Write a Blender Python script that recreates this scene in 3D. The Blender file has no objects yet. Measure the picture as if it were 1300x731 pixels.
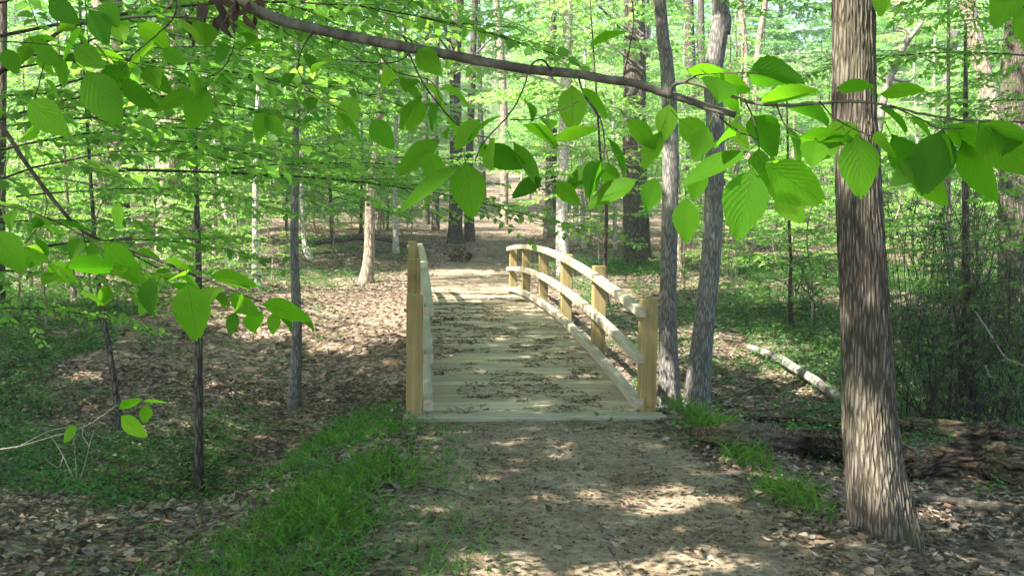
import bpy, math, random
import numpy as np
from mathutils import Vector, Matrix, Quaternion
random.seed(7)
RNG = np.random.default_rng(11)
R = math.radians
SC = bpy.context.scene
COL = SC.collection

# ------------------------------------------------------------------ camera
F = 1280.0 / 1300.0            # focal length in picture widths
CAM = np.array([0.0, 0.0, 1.71])
YAW, PITCH, ROLL = R(5.8), R(-4.27), R(0.7)
cd = bpy.data.cameras.new('camera'); cam = bpy.data.objects.new('camera', cd); COL.objects.link(cam)
cd.sensor_width = 36.0; cd.lens = 36.0 * F; cd.clip_start = 0.05; cd.clip_end = 900
CM = Matrix.Rotation(-YAW, 3, 'Z') @ Matrix.Rotation(math.pi / 2 + PITCH, 3, 'X') @ Matrix.Rotation(ROLL, 3, 'Z')
cam.matrix_world = Matrix.Translation(Vector(CAM)) @ CM.to_4x4()
SC.camera = cam
CMn = np.array(CM)


def ray(px, py):
    """direction with unit depth through a point of the photograph (1300 x 731 measure)"""
    return CMn @ np.array([(px - 650) / 1280.0, -(py - 365.5) / 1280.0, -1.0])


def P(px, py, d):
    return CAM + ray(px, py) * d


# ------------------------------------------------------------------ noise and terrain
_T = np.random.default_rng(5).random((256, 256))


def vnoise(x, y):
    x = np.asarray(x, float); y = np.asarray(y, float)
    xi = np.floor(x).astype(int); yi = np.floor(y).astype(int)
    fx = x - xi; fy = y - yi
    fx = fx * fx * (3 - 2 * fx); fy = fy * fy * (3 - 2 * fy)
    a = _T[xi & 255, yi & 255]; b = _T[(xi + 1) & 255, yi & 255]
    c = _T[xi & 255, (yi + 1) & 255]; d = _T[(xi + 1) & 255, (yi + 1) & 255]
    return (a * (1 - fx) + b * fx) * (1 - fy) + (c * (1 - fx) + d * fx) * fy


def fbm(x, y, o=4):
    s = 0; a = .5
    for k in range(o):
        s = s + a * vnoise(x * 2 ** k + 17.3 * k, y * 2 ** k + 9.1 * k); a *= .5
    return s


def sm(a, b, x):
    t = np.clip((x - a) / (b - a), 0, 1)
    return t * t * (3 - 2 * t)


def path_x(y):
    y = np.asarray(y, float)
    return 1.05 + np.where(y > 21, .12 * (y - 21) + .35 * np.sin((y - 21) * .12), 0)


def Hh(x, y):
    x = np.asarray(x, float); y = np.asarray(y, float)
    u = x - path_x(y); ux = np.abs(u)
    side = np.where(u < 0, -.34 * sm(1.15, 2.6, ux), -.27 * sm(1.25, 2.4, ux)) * (1 - sm(13, 20, y))
    mid = 1 - sm(1.2, 2.4, ux)
    yc = 11.6 + .7 * np.sin(x * .33 + .6)
    yn = 6.6 * (1 - mid) + 8.45 * mid
    yf = yc + 8.0 * (1 - mid) + 7.0 * mid
    g = np.where(y < yc, sm(yn, yc - .6 * mid, y), 1 - sm(yc, yf, y))
    depth = np.where(u < 0, .95, .62) * (1 - mid) + 1.5 * mid
    rise = .09 * sm(15, 20.2, y) + np.where(y > 21, .043 * (y - 21), 0) + np.where(y > 62, .0016 * (y - 62) ** 2, 0)
    rise = np.minimum(rise, 34)
    amp = .05 + .95 * sm(1.1, 3.0, ux)
    n = (fbm(x * .45, y * .45) - .5) * .34 * amp + (fbm(x * 2.1 + 40, y * 2.1) - .5) * .09 * (.25 + .75 * amp)
    n = n * (1 - .75 * (mid * (np.abs(y - 8.6) < 1.2)))
    yb = 9.0 + np.minimum(x + .1, 0) * 1.0        # the cut bank of the little creek, left of the path
    cut = .36 * sm(yb, yb + .55, y) * (1 - sm(11, 16, y)) * sm(-3.4, -1.9, x) * (1 - sm(.2, .6, x))
    sill = .028 * np.exp(-((y - 8.1) / .3) ** 2) * (1 - sm(1.3, 1.8, ux))
    return side - depth * g + rise + n - cut - sill


def Ht(x, y):
    return float(Hh(np.array([x]), np.array([y]))[0])


def G(px, py):
    """the point of the ground seen at a place of the photograph"""
    r = ray(px, py); d = 3.0
    while d < 160:
        p = CAM + r * d
        if p[2] < Ht(p[0], p[1]): break
        d *= 1.012
    p = CAM + r * d
    return np.array([p[0], p[1], Ht(p[0], p[1])]), d


# ------------------------------------------------------------------ mesh helpers
class MB:
    def __init__(s): s.v = []; s.f = []; s.n = 0; s.uv = []
    def add(s, v, f, uv=None):
        v = np.asarray(v, float).reshape(-1, 3)
        s.v.append(v); s.f.append(np.asarray(f, int) + s.n); s.n += len(v)
        s.uv.append(uv if uv is not None else np.zeros((len(v), 2)))
    def build(s, name, mat, parent=None, smooth=False, loc=None):
        me = mesh_of(name, s.v, s.f, s.uv, mat, smooth)
        return link(name, me, parent, loc)


def mesh_of(name, vl, fl, uvl, mat, smooth):
    me = bpy.data.meshes.new(name)
    V = np.concatenate(vl); UV = np.concatenate(uvl)
    me.vertices.add(len(V)); me.vertices.foreach_set('co', V.astype(np.float32).ravel())
    loops = np.concatenate([f.ravel() for f in fl]); sizes = np.concatenate([np.full(len(f), f.shape[1]) for f in fl])
    me.loops.add(len(loops)); me.loops.foreach_set('vertex_index', loops.astype(np.int32))
    me.polygons.add(len(sizes)); st = np.concatenate([[0], np.cumsum(sizes)[:-1]])
    me.polygons.foreach_set('loop_start', st.astype(np.int32))
    me.update(calc_edges=True)
    if np.any(UV):
        l = me.uv_layers.new(name='UVMap'); l.data.foreach_set('uv', UV[loops].astype(np.float32).ravel())
    me.polygons.foreach_set('use_smooth', np.full(len(sizes), bool(smooth)))
    for m in (mat if isinstance(mat, (list, tuple)) else [mat]): me.materials.append(m)
    me.update()
    return me


def link(name, me, parent=None, loc=None):
    o = bpy.data.objects.new(name, me); COL.objects.link(o)
    if parent: o.parent = parent
    if loc is not None: o.location = loc
    return o


def tag(o, label=None, cat=None, group=None, kind=None):
    if label: o['label'] = label
    if cat: o['category'] = cat
    if group: o['group'] = group
    if kind: o['kind'] = kind
    return o


def empty(name, loc, label, cat, group=None):
    o = bpy.data.objects.new(name, None); COL.objects.link(o); o.location = [float(c) for c in loc]
    o.empty_display_size = .2
    return tag(o, label, cat, group)


def copy_tree(o, parent=None):
    c = o.copy(); COL.objects.link(c)
    if parent: c.parent = parent
    for ch in list(KIDS.get(o.name, [])): copy_tree(ch, c)
    return c


KIDS = {}


def unit(a):
    return a / np.maximum(np.linalg.norm(a, axis=-1, keepdims=True), 1e-9)


def tube(mb, pts, rad, k=6, cap=True, rough=0, seed=0, twist=0):
    pts = np.asarray(pts, float); n = len(pts); rad = np.broadcast_to(np.asarray(rad, float), (n,))
    t = np.gradient(pts, axis=0); t = unit(t)
    ref = np.array([0, 0, 1.]) if abs(t[0, 2]) < .8 else np.array([1., 0, 0])
    a = unit(np.cross(t, ref)); b = np.cross(t, a)
    th = np.linspace(0, 2 * math.pi, k, endpoint=False)
    rr = rad[:, None] * np.ones((1, k))
    if rough:
        L = np.concatenate([[0], np.cumsum(np.linalg.norm(np.diff(pts, axis=0), axis=1))])
        q = th / (2 * math.pi)
        rr = rr * (1 + rough * (vnoise(np.cos(th)[None] * 2.3 + seed * 7.7, np.sin(th)[None] * 2.3 + L[:, None] * 2.2) - .5)
                   + rough * .5 * (vnoise(np.cos(th)[None] * 6 + seed * 3.1, np.sin(th)[None] * 6 + L[:, None] * 7) - .5))
    v = pts[:, None] + rr[..., None] * (np.cos(th)[None, :, None] * a[:, None] + np.sin(th)[None, :, None] * b[:, None])
    i = np.arange(n - 1)[:, None] * k; j = np.arange(k)[None]; j2 = (j + 1) % k
    f = np.stack([i + j, i + j2, i + k + j2, i + k + j], -1).reshape(-1, 4)
    base = mb.n
    mb.add(v.reshape(-1, 3), f)
    if cap:
        mb.f.append(np.array([[base + x for x in range(k)][::-1]])); mb.f.append(np.array([[base + (n - 1) * k + x for x in range(k)]]))


def curve(pts, n, wob=0., seed=0):
    """smooth polyline through points (Catmull-Rom), n samples"""
    p = np.asarray(pts, float); m = len(p)
    p = np.concatenate([[2 * p[0] - p[1]], p, [2 * p[-1] - p[-2]]])
    u = np.linspace(0, m - 1 - 1e-6, n); i = u.astype(int); f = (u - i)[:, None]
    a, b, c, d = p[i], p[i + 1], p[i + 2], p[i + 3]
    q = .5 * ((2 * b) + (-a + c) * f + (2 * a - 5 * b + 4 * c - d) * f ** 2 + (-a + 3 * b - 3 * c + d) * f ** 3)
    if wob:
        r = np.random.default_rng(seed); q = q + np.cumsum(r.normal(0, wob, q.shape), 0) * np.linspace(0, 1, n)[:, None]
    return q


def box(mb, x0, x1, y0, y1, z0, z1, bev=.006):
    """box with small bevelled long edges"""
    b = min(bev, (x1 - x0) / 3, (y1 - y0) / 3, (z1 - z0) / 3)
    vs = []
    for sx in (0, 1):
        for sy in (0, 1):
            for sz in (0, 1):
                X = (x0, x1)[sx]; Y = (y0, y1)[sy]; Z = (z0, z1)[sz]; dx = b if not sx else -b; dy = b if not sy else -b; dz = b if not sz else -b
                vs += [(X, Y + dy, Z + dz), (X + dx, Y, Z + dz), (X + dx, Y + dy, Z)]
    I = lambda sx, sy, sz, k: (sx * 4 + sy * 2 + sz) * 3 + k
    f = []
    for s in (0, 1):
        a = [I(s, 0, 0, 0), I(s, 1, 0, 0), I(s, 1, 1, 0), I(s, 0, 1, 0)]; f.append(a if s else a[::-1])
        a = [I(0, s, 0, 1), I(0, s, 1, 1), I(1, s, 1, 1), I(1, s, 0, 1)]; f.append(a if s else a[::-1])
        a = [I(0, 0, s, 2), I(1, 0, s, 2), I(1, 1, s, 2), I(0, 1, s, 2)]; f.append(a if s else a[::-1])
    for s in (0, 1):
        for t in (0, 1):
            a = [I(s, t, 0, 0), I(s, t, 0, 1), I(s, t, 1, 1), I(s, t, 1, 0)]; f.append(a if (s ^ t) else a[::-1])
            a = [I(s, 0, t, 0), I(s, 1, t, 0), I(s, 1, t, 2), I(s, 0, t, 2)]; f.append(a if (s ^ t) else a[::-1])
            a = [I(0, s, t, 1), I(0, s, t, 2), I(1, s, t, 2), I(1, s, t, 1)]; f.append(a if (s ^ t) else a[::-1])
    tr = []
    for sx in (0, 1):
        for sy in (0, 1):
            for sz in (0, 1):
                a = [I(sx, sy, sz, 0), I(sx, sy, sz, 1), I(sx, sy, sz, 2)]; tr.append(a)
    base = mb.n
    mb.add(vs, f); mb.f.append(np.array(tr) + base)


def leaves(mb, pos, dr, nr, ln, wd, nt=2, na=1, fold=.15, droop=.15, serr=0., pleat=0., shape='ovate'):
    """N leaves at once; nt rows along, 2*na+1 points across"""
    N = len(pos)
    if N == 0: return
    dr = unit(dr); sd = unit(np.cross(dr, nr)); nr = np.cross(sd, dr)
    ln = np.broadcast_to(ln, (N,)); wd = np.broadcast_to(wd, (N,))
    fold = np.broadcast_to(fold, (N,)); droop = np.broadcast_to(droop, (N,))
    if nt == 2 and na == 1:      # a plain folded diamond, four corners
        t = np.array([0, .42, 1, .42]); a = np.array([0, 1, 0, -1.])
        v = pos[:, None] + dr[:, None] * (ln[:, None] * t)[..., None] + sd[:, None] * (wd[:, None] * .5 * a)[..., None] \
            + nr[:, None] * ((fold * wd)[:, None] * np.abs(a) - (droop * ln)[:, None] * t * t)[..., None]
        mb.add(v.reshape(-1, 3), np.arange(N * 4).reshape(-1, 4)); return
    t = np.linspace(0, 1, nt); a = np.linspace(-1, 1, 2 * na + 1)
    if shape == 'ovate': w = np.sin(math.pi * t ** .72) ** .95 * (1 - .38 * t ** 2.2)
    elif shape == 'oak': w = np.sin(math.pi * t) ** .6 * (1 + .35 * np.cos(t * 20))
    else: w = 1 - t ** 1.5
    w = np.maximum(w, .02)
    T, A = np.meshgrid(t, a, indexing='ij'); W = w[:, None] * np.ones_like(A)
    if serr: W = W * (1 + serr * (((T * nt / 2) % 1) - .5) * (np.abs(A) > .99))
    z = fold[:, None, None] * wd[:, None, None] * np.abs(A) * W - droop[:, None, None] * ln[:, None, None] * T * T
    if pleat: z = z + pleat * wd[:, None, None] * np.sin((T - .35 * np.abs(A)) * 2 * math.pi * 9) * np.abs(A) * (1 - np.abs(A) * .4) * W
    # curl across the leaf so that no two lie alike
    v = pos[:, None, None] + dr[:, None, None] * (ln[:, None, None] * (T + .08 * np.abs(A) * (T < .9)))[..., None] \
        + sd[:, None, None] * (wd[:, None, None] * .5 * A * W)[..., None] + nr[:, None, None] * z[..., None]
    m = 2 * na + 1
    i = (np.arange(nt - 1)[:, None] * m + np.arange(m - 1)[None]).ravel()
    q = np.stack([i, i + 1, i + m + 1, i + m], -1)
    f = (q[None] + (np.arange(N) * nt * m)[:, None, None]).reshape(-1, 4)
    uv = np.broadcast_to(np.stack([A * .5 + .5, T], -1)[None], (N, nt, m, 2)).reshape(-1, 2)
    mb.add(v.reshape(-1, 3), f, uv)


# ------------------------------------------------------------------ materials
def nm(name):
    m = bpy.data.materials.new(name); m.use_nodes = True; n = m.node_tree.nodes; n.clear()
    return m, n, m.node_tree.links


def ramp(n, stops, interp='LINEAR'):
    r = n.new('ShaderNodeValToRGB'); e = r.color_ramp.elements; r.color_ramp.interpolation = interp
    while len(e) > 1: e.remove(e[-1])
    e[0].position = stops[0][0]; e[0].color = (*stops[0][1], 1)
    for p, c in stops[1:]: x = e.new(p); x.color = (*c, 1)
    return r


def mixc(n, l, fac, a, b, mode='MIX'):
    m = n.new('ShaderNodeMix'); m.data_type = 'RGBA'; m.blend_type = mode
    for s, v in ((m.inputs['Factor'], fac), (m.inputs['A'], a), (m.inputs['B'], b)):
        if isinstance(v, (int, float)): s.default_value = v
        elif isinstance(v, tuple): s.default_value = (*v, 1)
        else: l.new(v, s)
    return m.outputs['Result']


def noise(n, l, co, scale, detail=4, rough=.6, vec_scale=None):
    if vec_scale:
        mp = n.new('ShaderNodeMapping'); mp.inputs['Scale'].default_value = vec_scale; l.new(co, mp.inputs['Vector']); co = mp.outputs[0]
    t = n.new('ShaderNodeTexNoise'); t.inputs['Scale'].default_value = scale; t.inputs['Detail'].default_value = detail
    t.inputs['Roughness'].default_value = rough; l.new(co, t.inputs['Vector'])
    return t.outputs['Fac']


def leaf_mat(name, stops, tstops, trans=.5, rough=.45, veins=False, spec=.35):
    m, n, l = nm(name)
    g = n.new('ShaderNodeNewGeometry')
    r1 = ramp(n, stops); r2 = ramp(n, tstops)
    l.new(g.outputs['Random Per Island'], r1.inputs[0]); l.new(g.outputs['Random Per Island'], r2.inputs[0])
    c1, c2 = r1.outputs[0], r2.outputs[0]
    p = n.new('ShaderNodeBsdfPrincipled'); p.inputs['Roughness'].default_value = rough; p.inputs['Specular IOR Level'].default_value = spec
    if veins:
        uv = n.new('ShaderNodeTexCoord'); sp = n.new('ShaderNodeSeparateXYZ'); l.new(uv.outputs['UV'], sp.inputs[0])
        def M(op, a, b=None, c=None):
            q = n.new('ShaderNodeMath'); q.operation = op
            for k, x in enumerate((a, b, c)):
                if x is None: continue
                if isinstance(x, (int, float)): q.inputs[k].default_value = x
                else: l.new(x, q.inputs[k])
            return q.outputs[0]
        au = M('ABSOLUTE', M('SUBTRACT', sp.outputs[0], .5))
        s = M('SINE', M('MULTIPLY', M('SUBTRACT', sp.outputs[1], M('MULTIPLY', au, .7)), 2 * math.pi * 9))
        vein = M('POWER', M('MULTIPLY_ADD', s, .5, .5), 9)
        mid = M('LESS_THAN', au, .012)
        vv = M('MAXIMUM', M('MULTIPLY', vein, .55), mid)
        ob = n.new('ShaderNodeTexCoord')
        nz = noise(n, l, ob.outputs['Object'], 45, 3)
        c2 = mixc(n, l, M('MULTIPLY', vv, .6), c2, (.07, .25, .008))
        c1 = mixc(n, l, M('MULTIPLY', vv, .5), c1, (.12, .24, .04))
        c1 = mixc(n, l, M('MULTIPLY', nz, .35), c1, (.035, .10, .012))
        b = n.new('ShaderNodeBump'); b.inputs['Strength'].default_value = .25; b.inputs['Distance'].default_value = .001
        l.new(s, b.inputs['Height']); l.new(b.outputs[0], p.inputs['Normal'])
    l.new(c1, p.inputs['Base Color'])
    t = n.new('ShaderNodeBsdfTranslucent'); l.new(c2, t.inputs[0])
    mx = n.new('ShaderNodeMixShader'); mx.inputs[0].default_value = trans
    l.new(p.outputs[0], mx.inputs[1]); l.new(t.outputs[0], mx.inputs[2])
    o = n.new('ShaderNodeOutputMaterial'); l.new(mx.outputs[0], o.inputs[0])
    return m


def bark_mat(name, dark, light, lichen=None, vs=(14, 14, 2.2), bump=.6, dist=.012, vor=True):
    m, n, l = nm(name)
    tc = n.new('ShaderNodeTexCoord'); co = tc.outputs['Object']
    a = noise(n, l, co, 1.0, 8, .65, vs)
    mp = n.new('ShaderNodeMapping'); mp.inputs['Scale'].default_value = (vs[0] * 1.8, vs[1] * 1.8, vs[2] * 1.5); l.new(co, mp.inputs[0])
    v = n.new('ShaderNodeTexVoronoi'); v.feature = 'DISTANCE_TO_EDGE'; v.inputs['Scale'].default_value = 1.0; l.new(mp.outputs[0], v.inputs['Vector'])
    rv = ramp(n, [(0, (0, 0, 0)), (.25, (1, 1, 1))]); l.new(v.outputs['Distance'], rv.inputs[0])
    h = mixc(n, l, .5, a, rv.outputs[0]) if vor else a
    rc = ramp(n, [(.18, tuple(c * .75 for c in dark)), (.45, dark), (.72, light)]); l.new(h, rc.inputs[0])
    c = rc.outputs[0]
    if lichen:
        big = noise(n, l, co, 1.3, 5, .7)
        rb = ramp(n, [(.50, (0, 0, 0)), (.64, (1, 1, 1))]); l.new(big, rb.inputs[0])
        fm = n.new('ShaderNodeMath'); fm.operation = 'MULTIPLY'; fm.inputs[1].default_value = .55; l.new(rb.outputs[0], fm.inputs[0])
        c = mixc(n, l, fm.outputs[0], c, lichen)
    p = n.new('ShaderNodeBsdfPrincipled'); p.inputs['Roughness'].default_value = .9; p.inputs['Specular IOR Level'].default_value = .15
    l.new(c, p.inputs['Base Color'])
    b = n.new('ShaderNodeBump'); b.inputs['Strength'].default_value = bump; b.inputs['Distance'].default_value = dist
    l.new(h, b.inputs['Height']); l.new(b.outputs[0], p.inputs['Normal'])
    o = n.new('ShaderNodeOutputMaterial'); l.new(p.outputs[0], o.inputs[0])
    return m


def wood_mat(name, stops, along, stain=None, rough=.75, lo=.78):
    m, n, l = nm(name)
    tc = n.new('ShaderNodeTexCoord'); co = tc.outputs['Object']; g = n.new('ShaderNodeNewGeometry')
    sc = [22, 22, 22]; sc['xyz'.index(along)] = 1.1
    a = noise(n, l, co, 1, 6, .65, tuple(sc))
    big = noise(n, l, co, 1.7, 4, .6)
    rc = ramp(n, stops); l.new(a, rc.inputs[0]); c = rc.outputs[0]
    ri = ramp(n, [(0, (lo, lo, lo * .98)), (1, (1.12, 1.1, 1.06))]); l.new(g.outputs['Random Per Island'], ri.inputs[0])
    c = mixc(n, l, 1.0, c, ri.outputs[0], 'MULTIPLY')
    if stain:
        rb = ramp(n, [(.42, (0, 0, 0)), (.66, (1, 1, 1))]); l.new(big, rb.inputs[0])
        fm = n.new('ShaderNodeMath'); fm.operation = 'MULTIPLY'; fm.inputs[1].default_value = .6; l.new(rb.outputs[0], fm.inputs[0])
        c = mixc(n, l, fm.outputs[0], c, stain)
    # knots and small checks
    v = n.new('ShaderNodeTexVoronoi'); v.inputs['Scale'].default_value = 4.5; l.new(co, v.inputs['Vector'])
    rk = ramp(n, [(.035, (.35, .25, .16)), (.07, (1, 1, 1))]); l.new(v.outputs['Distance'], rk.inputs[0])
    c = mixc(n, l, .8, c, rk.outputs[0], 'MULTIPLY')
    p = n.new('ShaderNodeBsdfPrincipled'); p.inputs['Roughness'].default_value = rough; p.inputs['Specular IOR Level'].default_value = .25
    l.new(c, p.inputs['Base Color'])
    b = n.new('ShaderNodeBump'); b.inputs['Strength'].default_value = .35; b.inputs['Distance'].default_value = .004
    l.new(a, b.inputs['Height']); l.new(b.outputs[0], p.inputs['Normal'])
    o = n.new('ShaderNodeOutputMaterial'); l.new(p.outputs[0], o.inputs[0])
    return m


def ground_mat():
    m, n, l = nm('forest_floor')
    tc = n.new('ShaderNodeTexCoord'); co = tc.outputs['Object']
    w = noise(n, l, co, 9, 3)
    mv = n.new('ShaderNodeVectorMath'); mv.operation = 'ADD'; l.new(co, mv.inputs[0])
    ms = n.new('ShaderNodeVectorMath'); ms.operation = 'SCALE'; ms.inputs['Scale'].default_value = .05; l.new(w, ms.inputs[0]); l.new(ms.outputs[0], mv.inputs[1])
    def leaf_layer(scale):
        v = n.new('ShaderNodeTexVoronoi'); v.inputs['Scale'].default_value = scale; v.inputs['Randomness'].default_value = 1
        mp = n.new('ShaderNodeMapping'); mp.inputs['Scale'].default_value = (1, 1.5, .6); mp.inputs['Rotation'].default_value = (0, 0, scale)
        l.new(mv.outputs[0], mp.inputs[0]); l.new(mp.outputs[0], v.inputs['Vector'])
        s = n.new('ShaderNodeSeparateColor'); l.new(v.outputs['Color'], s.inputs[0])
        rc = ramp(n, [(0, (.035, .025, .016)), (.25, (.085, .060, .040)), (.5, (.155, .115, .082)), (.75, (.24, .19, .145)), (1, (.34, .29, .235))])
        l.new(s.outputs[0], rc.inputs[0]); return rc.outputs[0], v.outputs['Distance'], s.outputs[1]
    c1, d1, k1 = leaf_layer(11); c2, d2, k2 = leaf_layer(23)
    lit = mixc(n, l, k1, c1, c2)
    big = noise(n, l, co, .6, 4, .6); rb = ramp(n, [(.35, (.62, .58, .55)), (.65, (1.15, 1.1, 1.06))]); l.new(big, rb.inputs[0])
    lit = mixc(n, l, 1, lit, rb.outputs[0], 'MULTIPLY')
    # moss and tiny seedlings
    at2 = n.new('ShaderNodeAttribute'); at2.attribute_name = 'green'
    gn = noise(n, l, co, 3.5, 6, .75)
    gm = n.new('ShaderNodeMath'); gm.operation = 'MULTIPLY'; l.new(gn, gm.inputs[0]); l.new(at2.outputs['Fac'], gm.inputs[1])
    rg = ramp(n, [(.30, (0, 0, 0)), (.5, (1, 1, 1))]); l.new(gm.outputs[0], rg.inputs[0])
    lit = mixc(n, l, rg.outputs[0], lit, (.045, .085, .018))
    # worn path
    pn = noise(n, l, co, 16, 7, .75); pn2 = noise(n, l, co, 2.3, 5, .65); fine = noise(n, l, co, 120, 3, .7)
    rp = ramp(n, [(.28, (.065, .047, .030)), (.38, (.175, .134, .096)), (.5, (.285, .225, .170)), (.70, (.39, .315, .25))]); l.new(pn, rp.inputs[0])
    rq = ramp(n, [(.34, (.66, .63, .55)), (.64, (1.12, 1.1, 1.03))]); l.new(pn2, rq.inputs[0])
    pc = mixc(n, l, 1, rp.outputs[0], rq.outputs[0], 'MULTIPLY')
    rf = ramp(n, [(.35, (.6, .6, .6)), (.62, (1.2, 1.2, 1.2))]); l.new(fine, rf.inputs[0])
    pc = mixc(n, l, .8, pc, rf.outputs[0], 'MULTIPLY')
    at = n.new('ShaderNodeAttribute'); at.attribute_name = 'path'
    ad = n.new('ShaderNodeMath'); ad.operation = 'ADD'; l.new(at.outputs['Fac'], ad.inputs[0]); l.new(noise(n, l, co, 5, 6, .7), ad.inputs[1])
    ra = ramp(n, [(.83, (0, 0, 0)), (1.0, (1, 1, 1))]); 
    hl = n.new('ShaderNodeMath'); hl.operation = 'MULTIPLY'; hl.inputs[1].default_value = .93; l.new(ad.outputs[0], hl.inputs[0]); l.new(hl.outputs[0], ra.inputs[0])
    col = mixc(n, l, ra.outputs[0], lit, pc)
    p = n.new('ShaderNodeBsdfPrincipled'); p.inputs['Roughness'].default_value = .92; p.inputs['Specular IOR Level'].default_value = .15
    l.new(col, p.inputs['Base Color'])
    hgt = mixc(n, l, ra.outputs[0], d1, pn)
    b = n.new('ShaderNodeBump'); b.inputs['Strength'].default_value = .8; b.inputs['Distance'].default_value = .03
    l.new(hgt, b.inputs['Height']); l.new(b.outputs[0], p.inputs['Normal'])
    o = n.new('ShaderNodeOutputMaterial'); l.new(p.outputs[0], o.inputs[0])
    return m


M = {}
M['ground'] = ground_mat()
M['beech_leaf'] = leaf_mat('beech_leaf', [(0, (.060, .19, .008)), (.5, (.085, .24, .010)), (1, (.125, .30, .015))],
                           [(0, (.08, .30, .008)), (.35, (.16, .46, .010)), (.7, (.24, .56, .015)), (1, (.42, .72, .04))], .70, .5, veins=True, spec=.16)
M['leaf_mid'] = leaf_mat('understory_leaf', [(0, (.065, .18, .022)), (.5, (.10, .25, .032)), (1, (.16, .33, .05))],
                          [(0, (.17, .46, .035)), (.5, (.28, .60, .06)), (1, (.44, .72, .10))], .55, .5)
M['leaf_pale'] = leaf_mat('maple_leaf', [(0, (.12, .27, .04)), (1, (.20, .38, .065))],
                          [(0, (.33, .64, .12)), (1, (.50, .78, .22))], .55, .5)
M['leaf_cool'] = leaf_mat('far_leaf', [(0, (.075, .19, .055)), (.6, (.12, .26, .085)), (1, (.19, .34, .13))],
                          [(0, (.17, .46, .07)), (.6, (.28, .58, .11)), (1, (.44, .70, .17))], .52, .5)
M['leaf_dark'] = leaf_mat('brush_leaf', [(0, (.045, .085, .030)), (.7, (.08, .14, .045)), (1, (.14, .20, .07))],
                          [(0, (.08, .18, .03)), (1, (.20, .34, .07))], .42, .45)
M['grass'] = leaf_mat('grass_blade', [(0, (.045, .125, .018)), (.6, (.085, .195, .028)), (1, (.16, .27, .05))],
                      [(0, (.12, .36, .02)), (1, (.28, .52, .05))], .5, .45)
M['forb'] = leaf_mat('ground_leaf', [(0, (.035, .11, .022)), (.6, (.06, .165, .032)), (1, (.10, .22, .045))],
                     [(0, (.07, .23, .02)), (1, (.14, .34, .04))], .4, .45)
M['dead'] = leaf_mat('dead_leaf', [(0, (.045, .032, .020)), (.25, (.10, .070, .044)), (.5, (.175, .128, .085)), (.75, (.27, .215, .155)), (.93, (.40, .34, .27)), (1, (.30, .15, .08))],
                     [(0, (.10, .05, .02)), (1, (.22, .12, .05))], .16, .7, spec=.2)
M['bits'] = leaf_mat('dark_litter', [(0, (.045, .030, .014)), (.6, (.10, .066, .030)), (.85, (.16, .11, .055)), (1, (.28, .22, .14))],
                     [(0, (.05, .03, .01)), (1, (.1, .06, .03))], .1, .8, spec=.1)
M['withered'] = leaf_mat('withered_leaf', [(0, (.025, .015, .008)), (1, (.085, .052, .026))], [(0, (.06, .03, .010)), (1, (.12, .06, .02))], .2, .7)
M['oak_bark'] = bark_mat('oak_bark', (.080, .066, .048), (.175, .150, .115), (.095, .10, .05), vs=(26, 26, 3.8), bump=.9, dist=.02)
M['grey_bark'] = bark_mat('grey_bark', (.105, .097, .086), (.215, .20, .18), (.17, .18, .12), vs=(22, 22, 4), bump=.5, dist=.008)
M['dark_bark'] = bark_mat('dark_bark', (.050, .040, .032), (.14, .115, .092), (.08, .085, .05), vs=(16, 16, 3), bump=.6, dist=.012)
M['pale_bark'] = bark_mat('pale_bark', (.30, .27, .23), (.58, .53, .47), (.34, .34, .26), vs=(10, 10, 6), bump=.3, dist=.005)
M['tan_bark'] = bark_mat('tan_bark', (.16, .125, .09), (.36, .30, .235), None, vs=(14, 14, 3), bump=.5, dist=.01)
M['twig'] = bark_mat('twig_bark', (.035, .026, .020), (.10, .078, .06), None, vs=(60, 60, 60), bump=.3, dist=.001, vor=False)
M['branch'] = bark_mat('branch_bark', (.055, .048, .038), (.165, .148, .118), (.11, .12, .07), vs=(28, 28, 28), bump=.5, dist=.002, vor=False)
M['dark_bough'] = bark_mat('dark_bough_bark', (.035, .028, .022), (.10, .08, .062), None, vs=(28, 28, 28), bump=.5, dist=.002, vor=False)
M['pale_twig'] = bark_mat('pale_twig_bark', (.30, .26, .20), (.48, .43, .35), None, vs=(60, 60, 60), bump=.2, dist=.001, vor=False)
M['rotten'] = bark_mat('rotten_wood', (.035, .022, .014), (.36, .26, .17), (.12, .13, .06), vs=(7, 32, 32), bump=1.0, dist=.03, vor=False)
M['dead_wood'] = bark_mat('bleached_wood', (.14, .125, .105), (.34, .31, .27), (.15, .14, .10), vs=(9, 9, 9), bump=.6, dist=.01, vor=False)
M['post'] = wood_mat('post_wood', [(.3, (.17, .115, .042)), (.5, (.265, .195, .078)), (.7, (.34, .265, .12))], 'z', (.20, .17, .075))
M['rail'] = wood_mat('rail_wood', [(.3, (.22, .185, .13)), (.5, (.35, .30, .22)), (.7, (.45, .395, .305))], 'y', (.30, .27, .18))
M['deck'] = wood_mat('deck_wood', [(.3, (.27, .205, .135)), (.5, (.41, .325, .225)), (.7, (.50, .41, .295))], 'x', (.26, .205, .13), lo=.70)
M['beam'] = wood_mat('beam_wood', [(.3, (.20, .175, .125)), (.5, (.31, .28, .21)), (.7, (.40, .37, .28))], 'x', (.26, .25, .16))
M['girder'] = wood_mat('girder_wood', [(.3, (.20, .13, .05)), (.7, (.33, .24, .11))], 'y', (.2, .17, .08))
mm, n_, l_ = nm('bolt_steel'); p_ = n_.new('ShaderNodeBsdfPrincipled'); p_.inputs['Base Color'].default_value = (.33, .33, .34, 1)
p_.inputs['Metallic'].default_value = .9; p_.inputs['Roughness'].default_value = .5; o_ = n_.new('ShaderNodeOutputMaterial'); l_.new(p_.outputs[0], o_.inputs[0]); M['steel'] = mm

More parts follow.
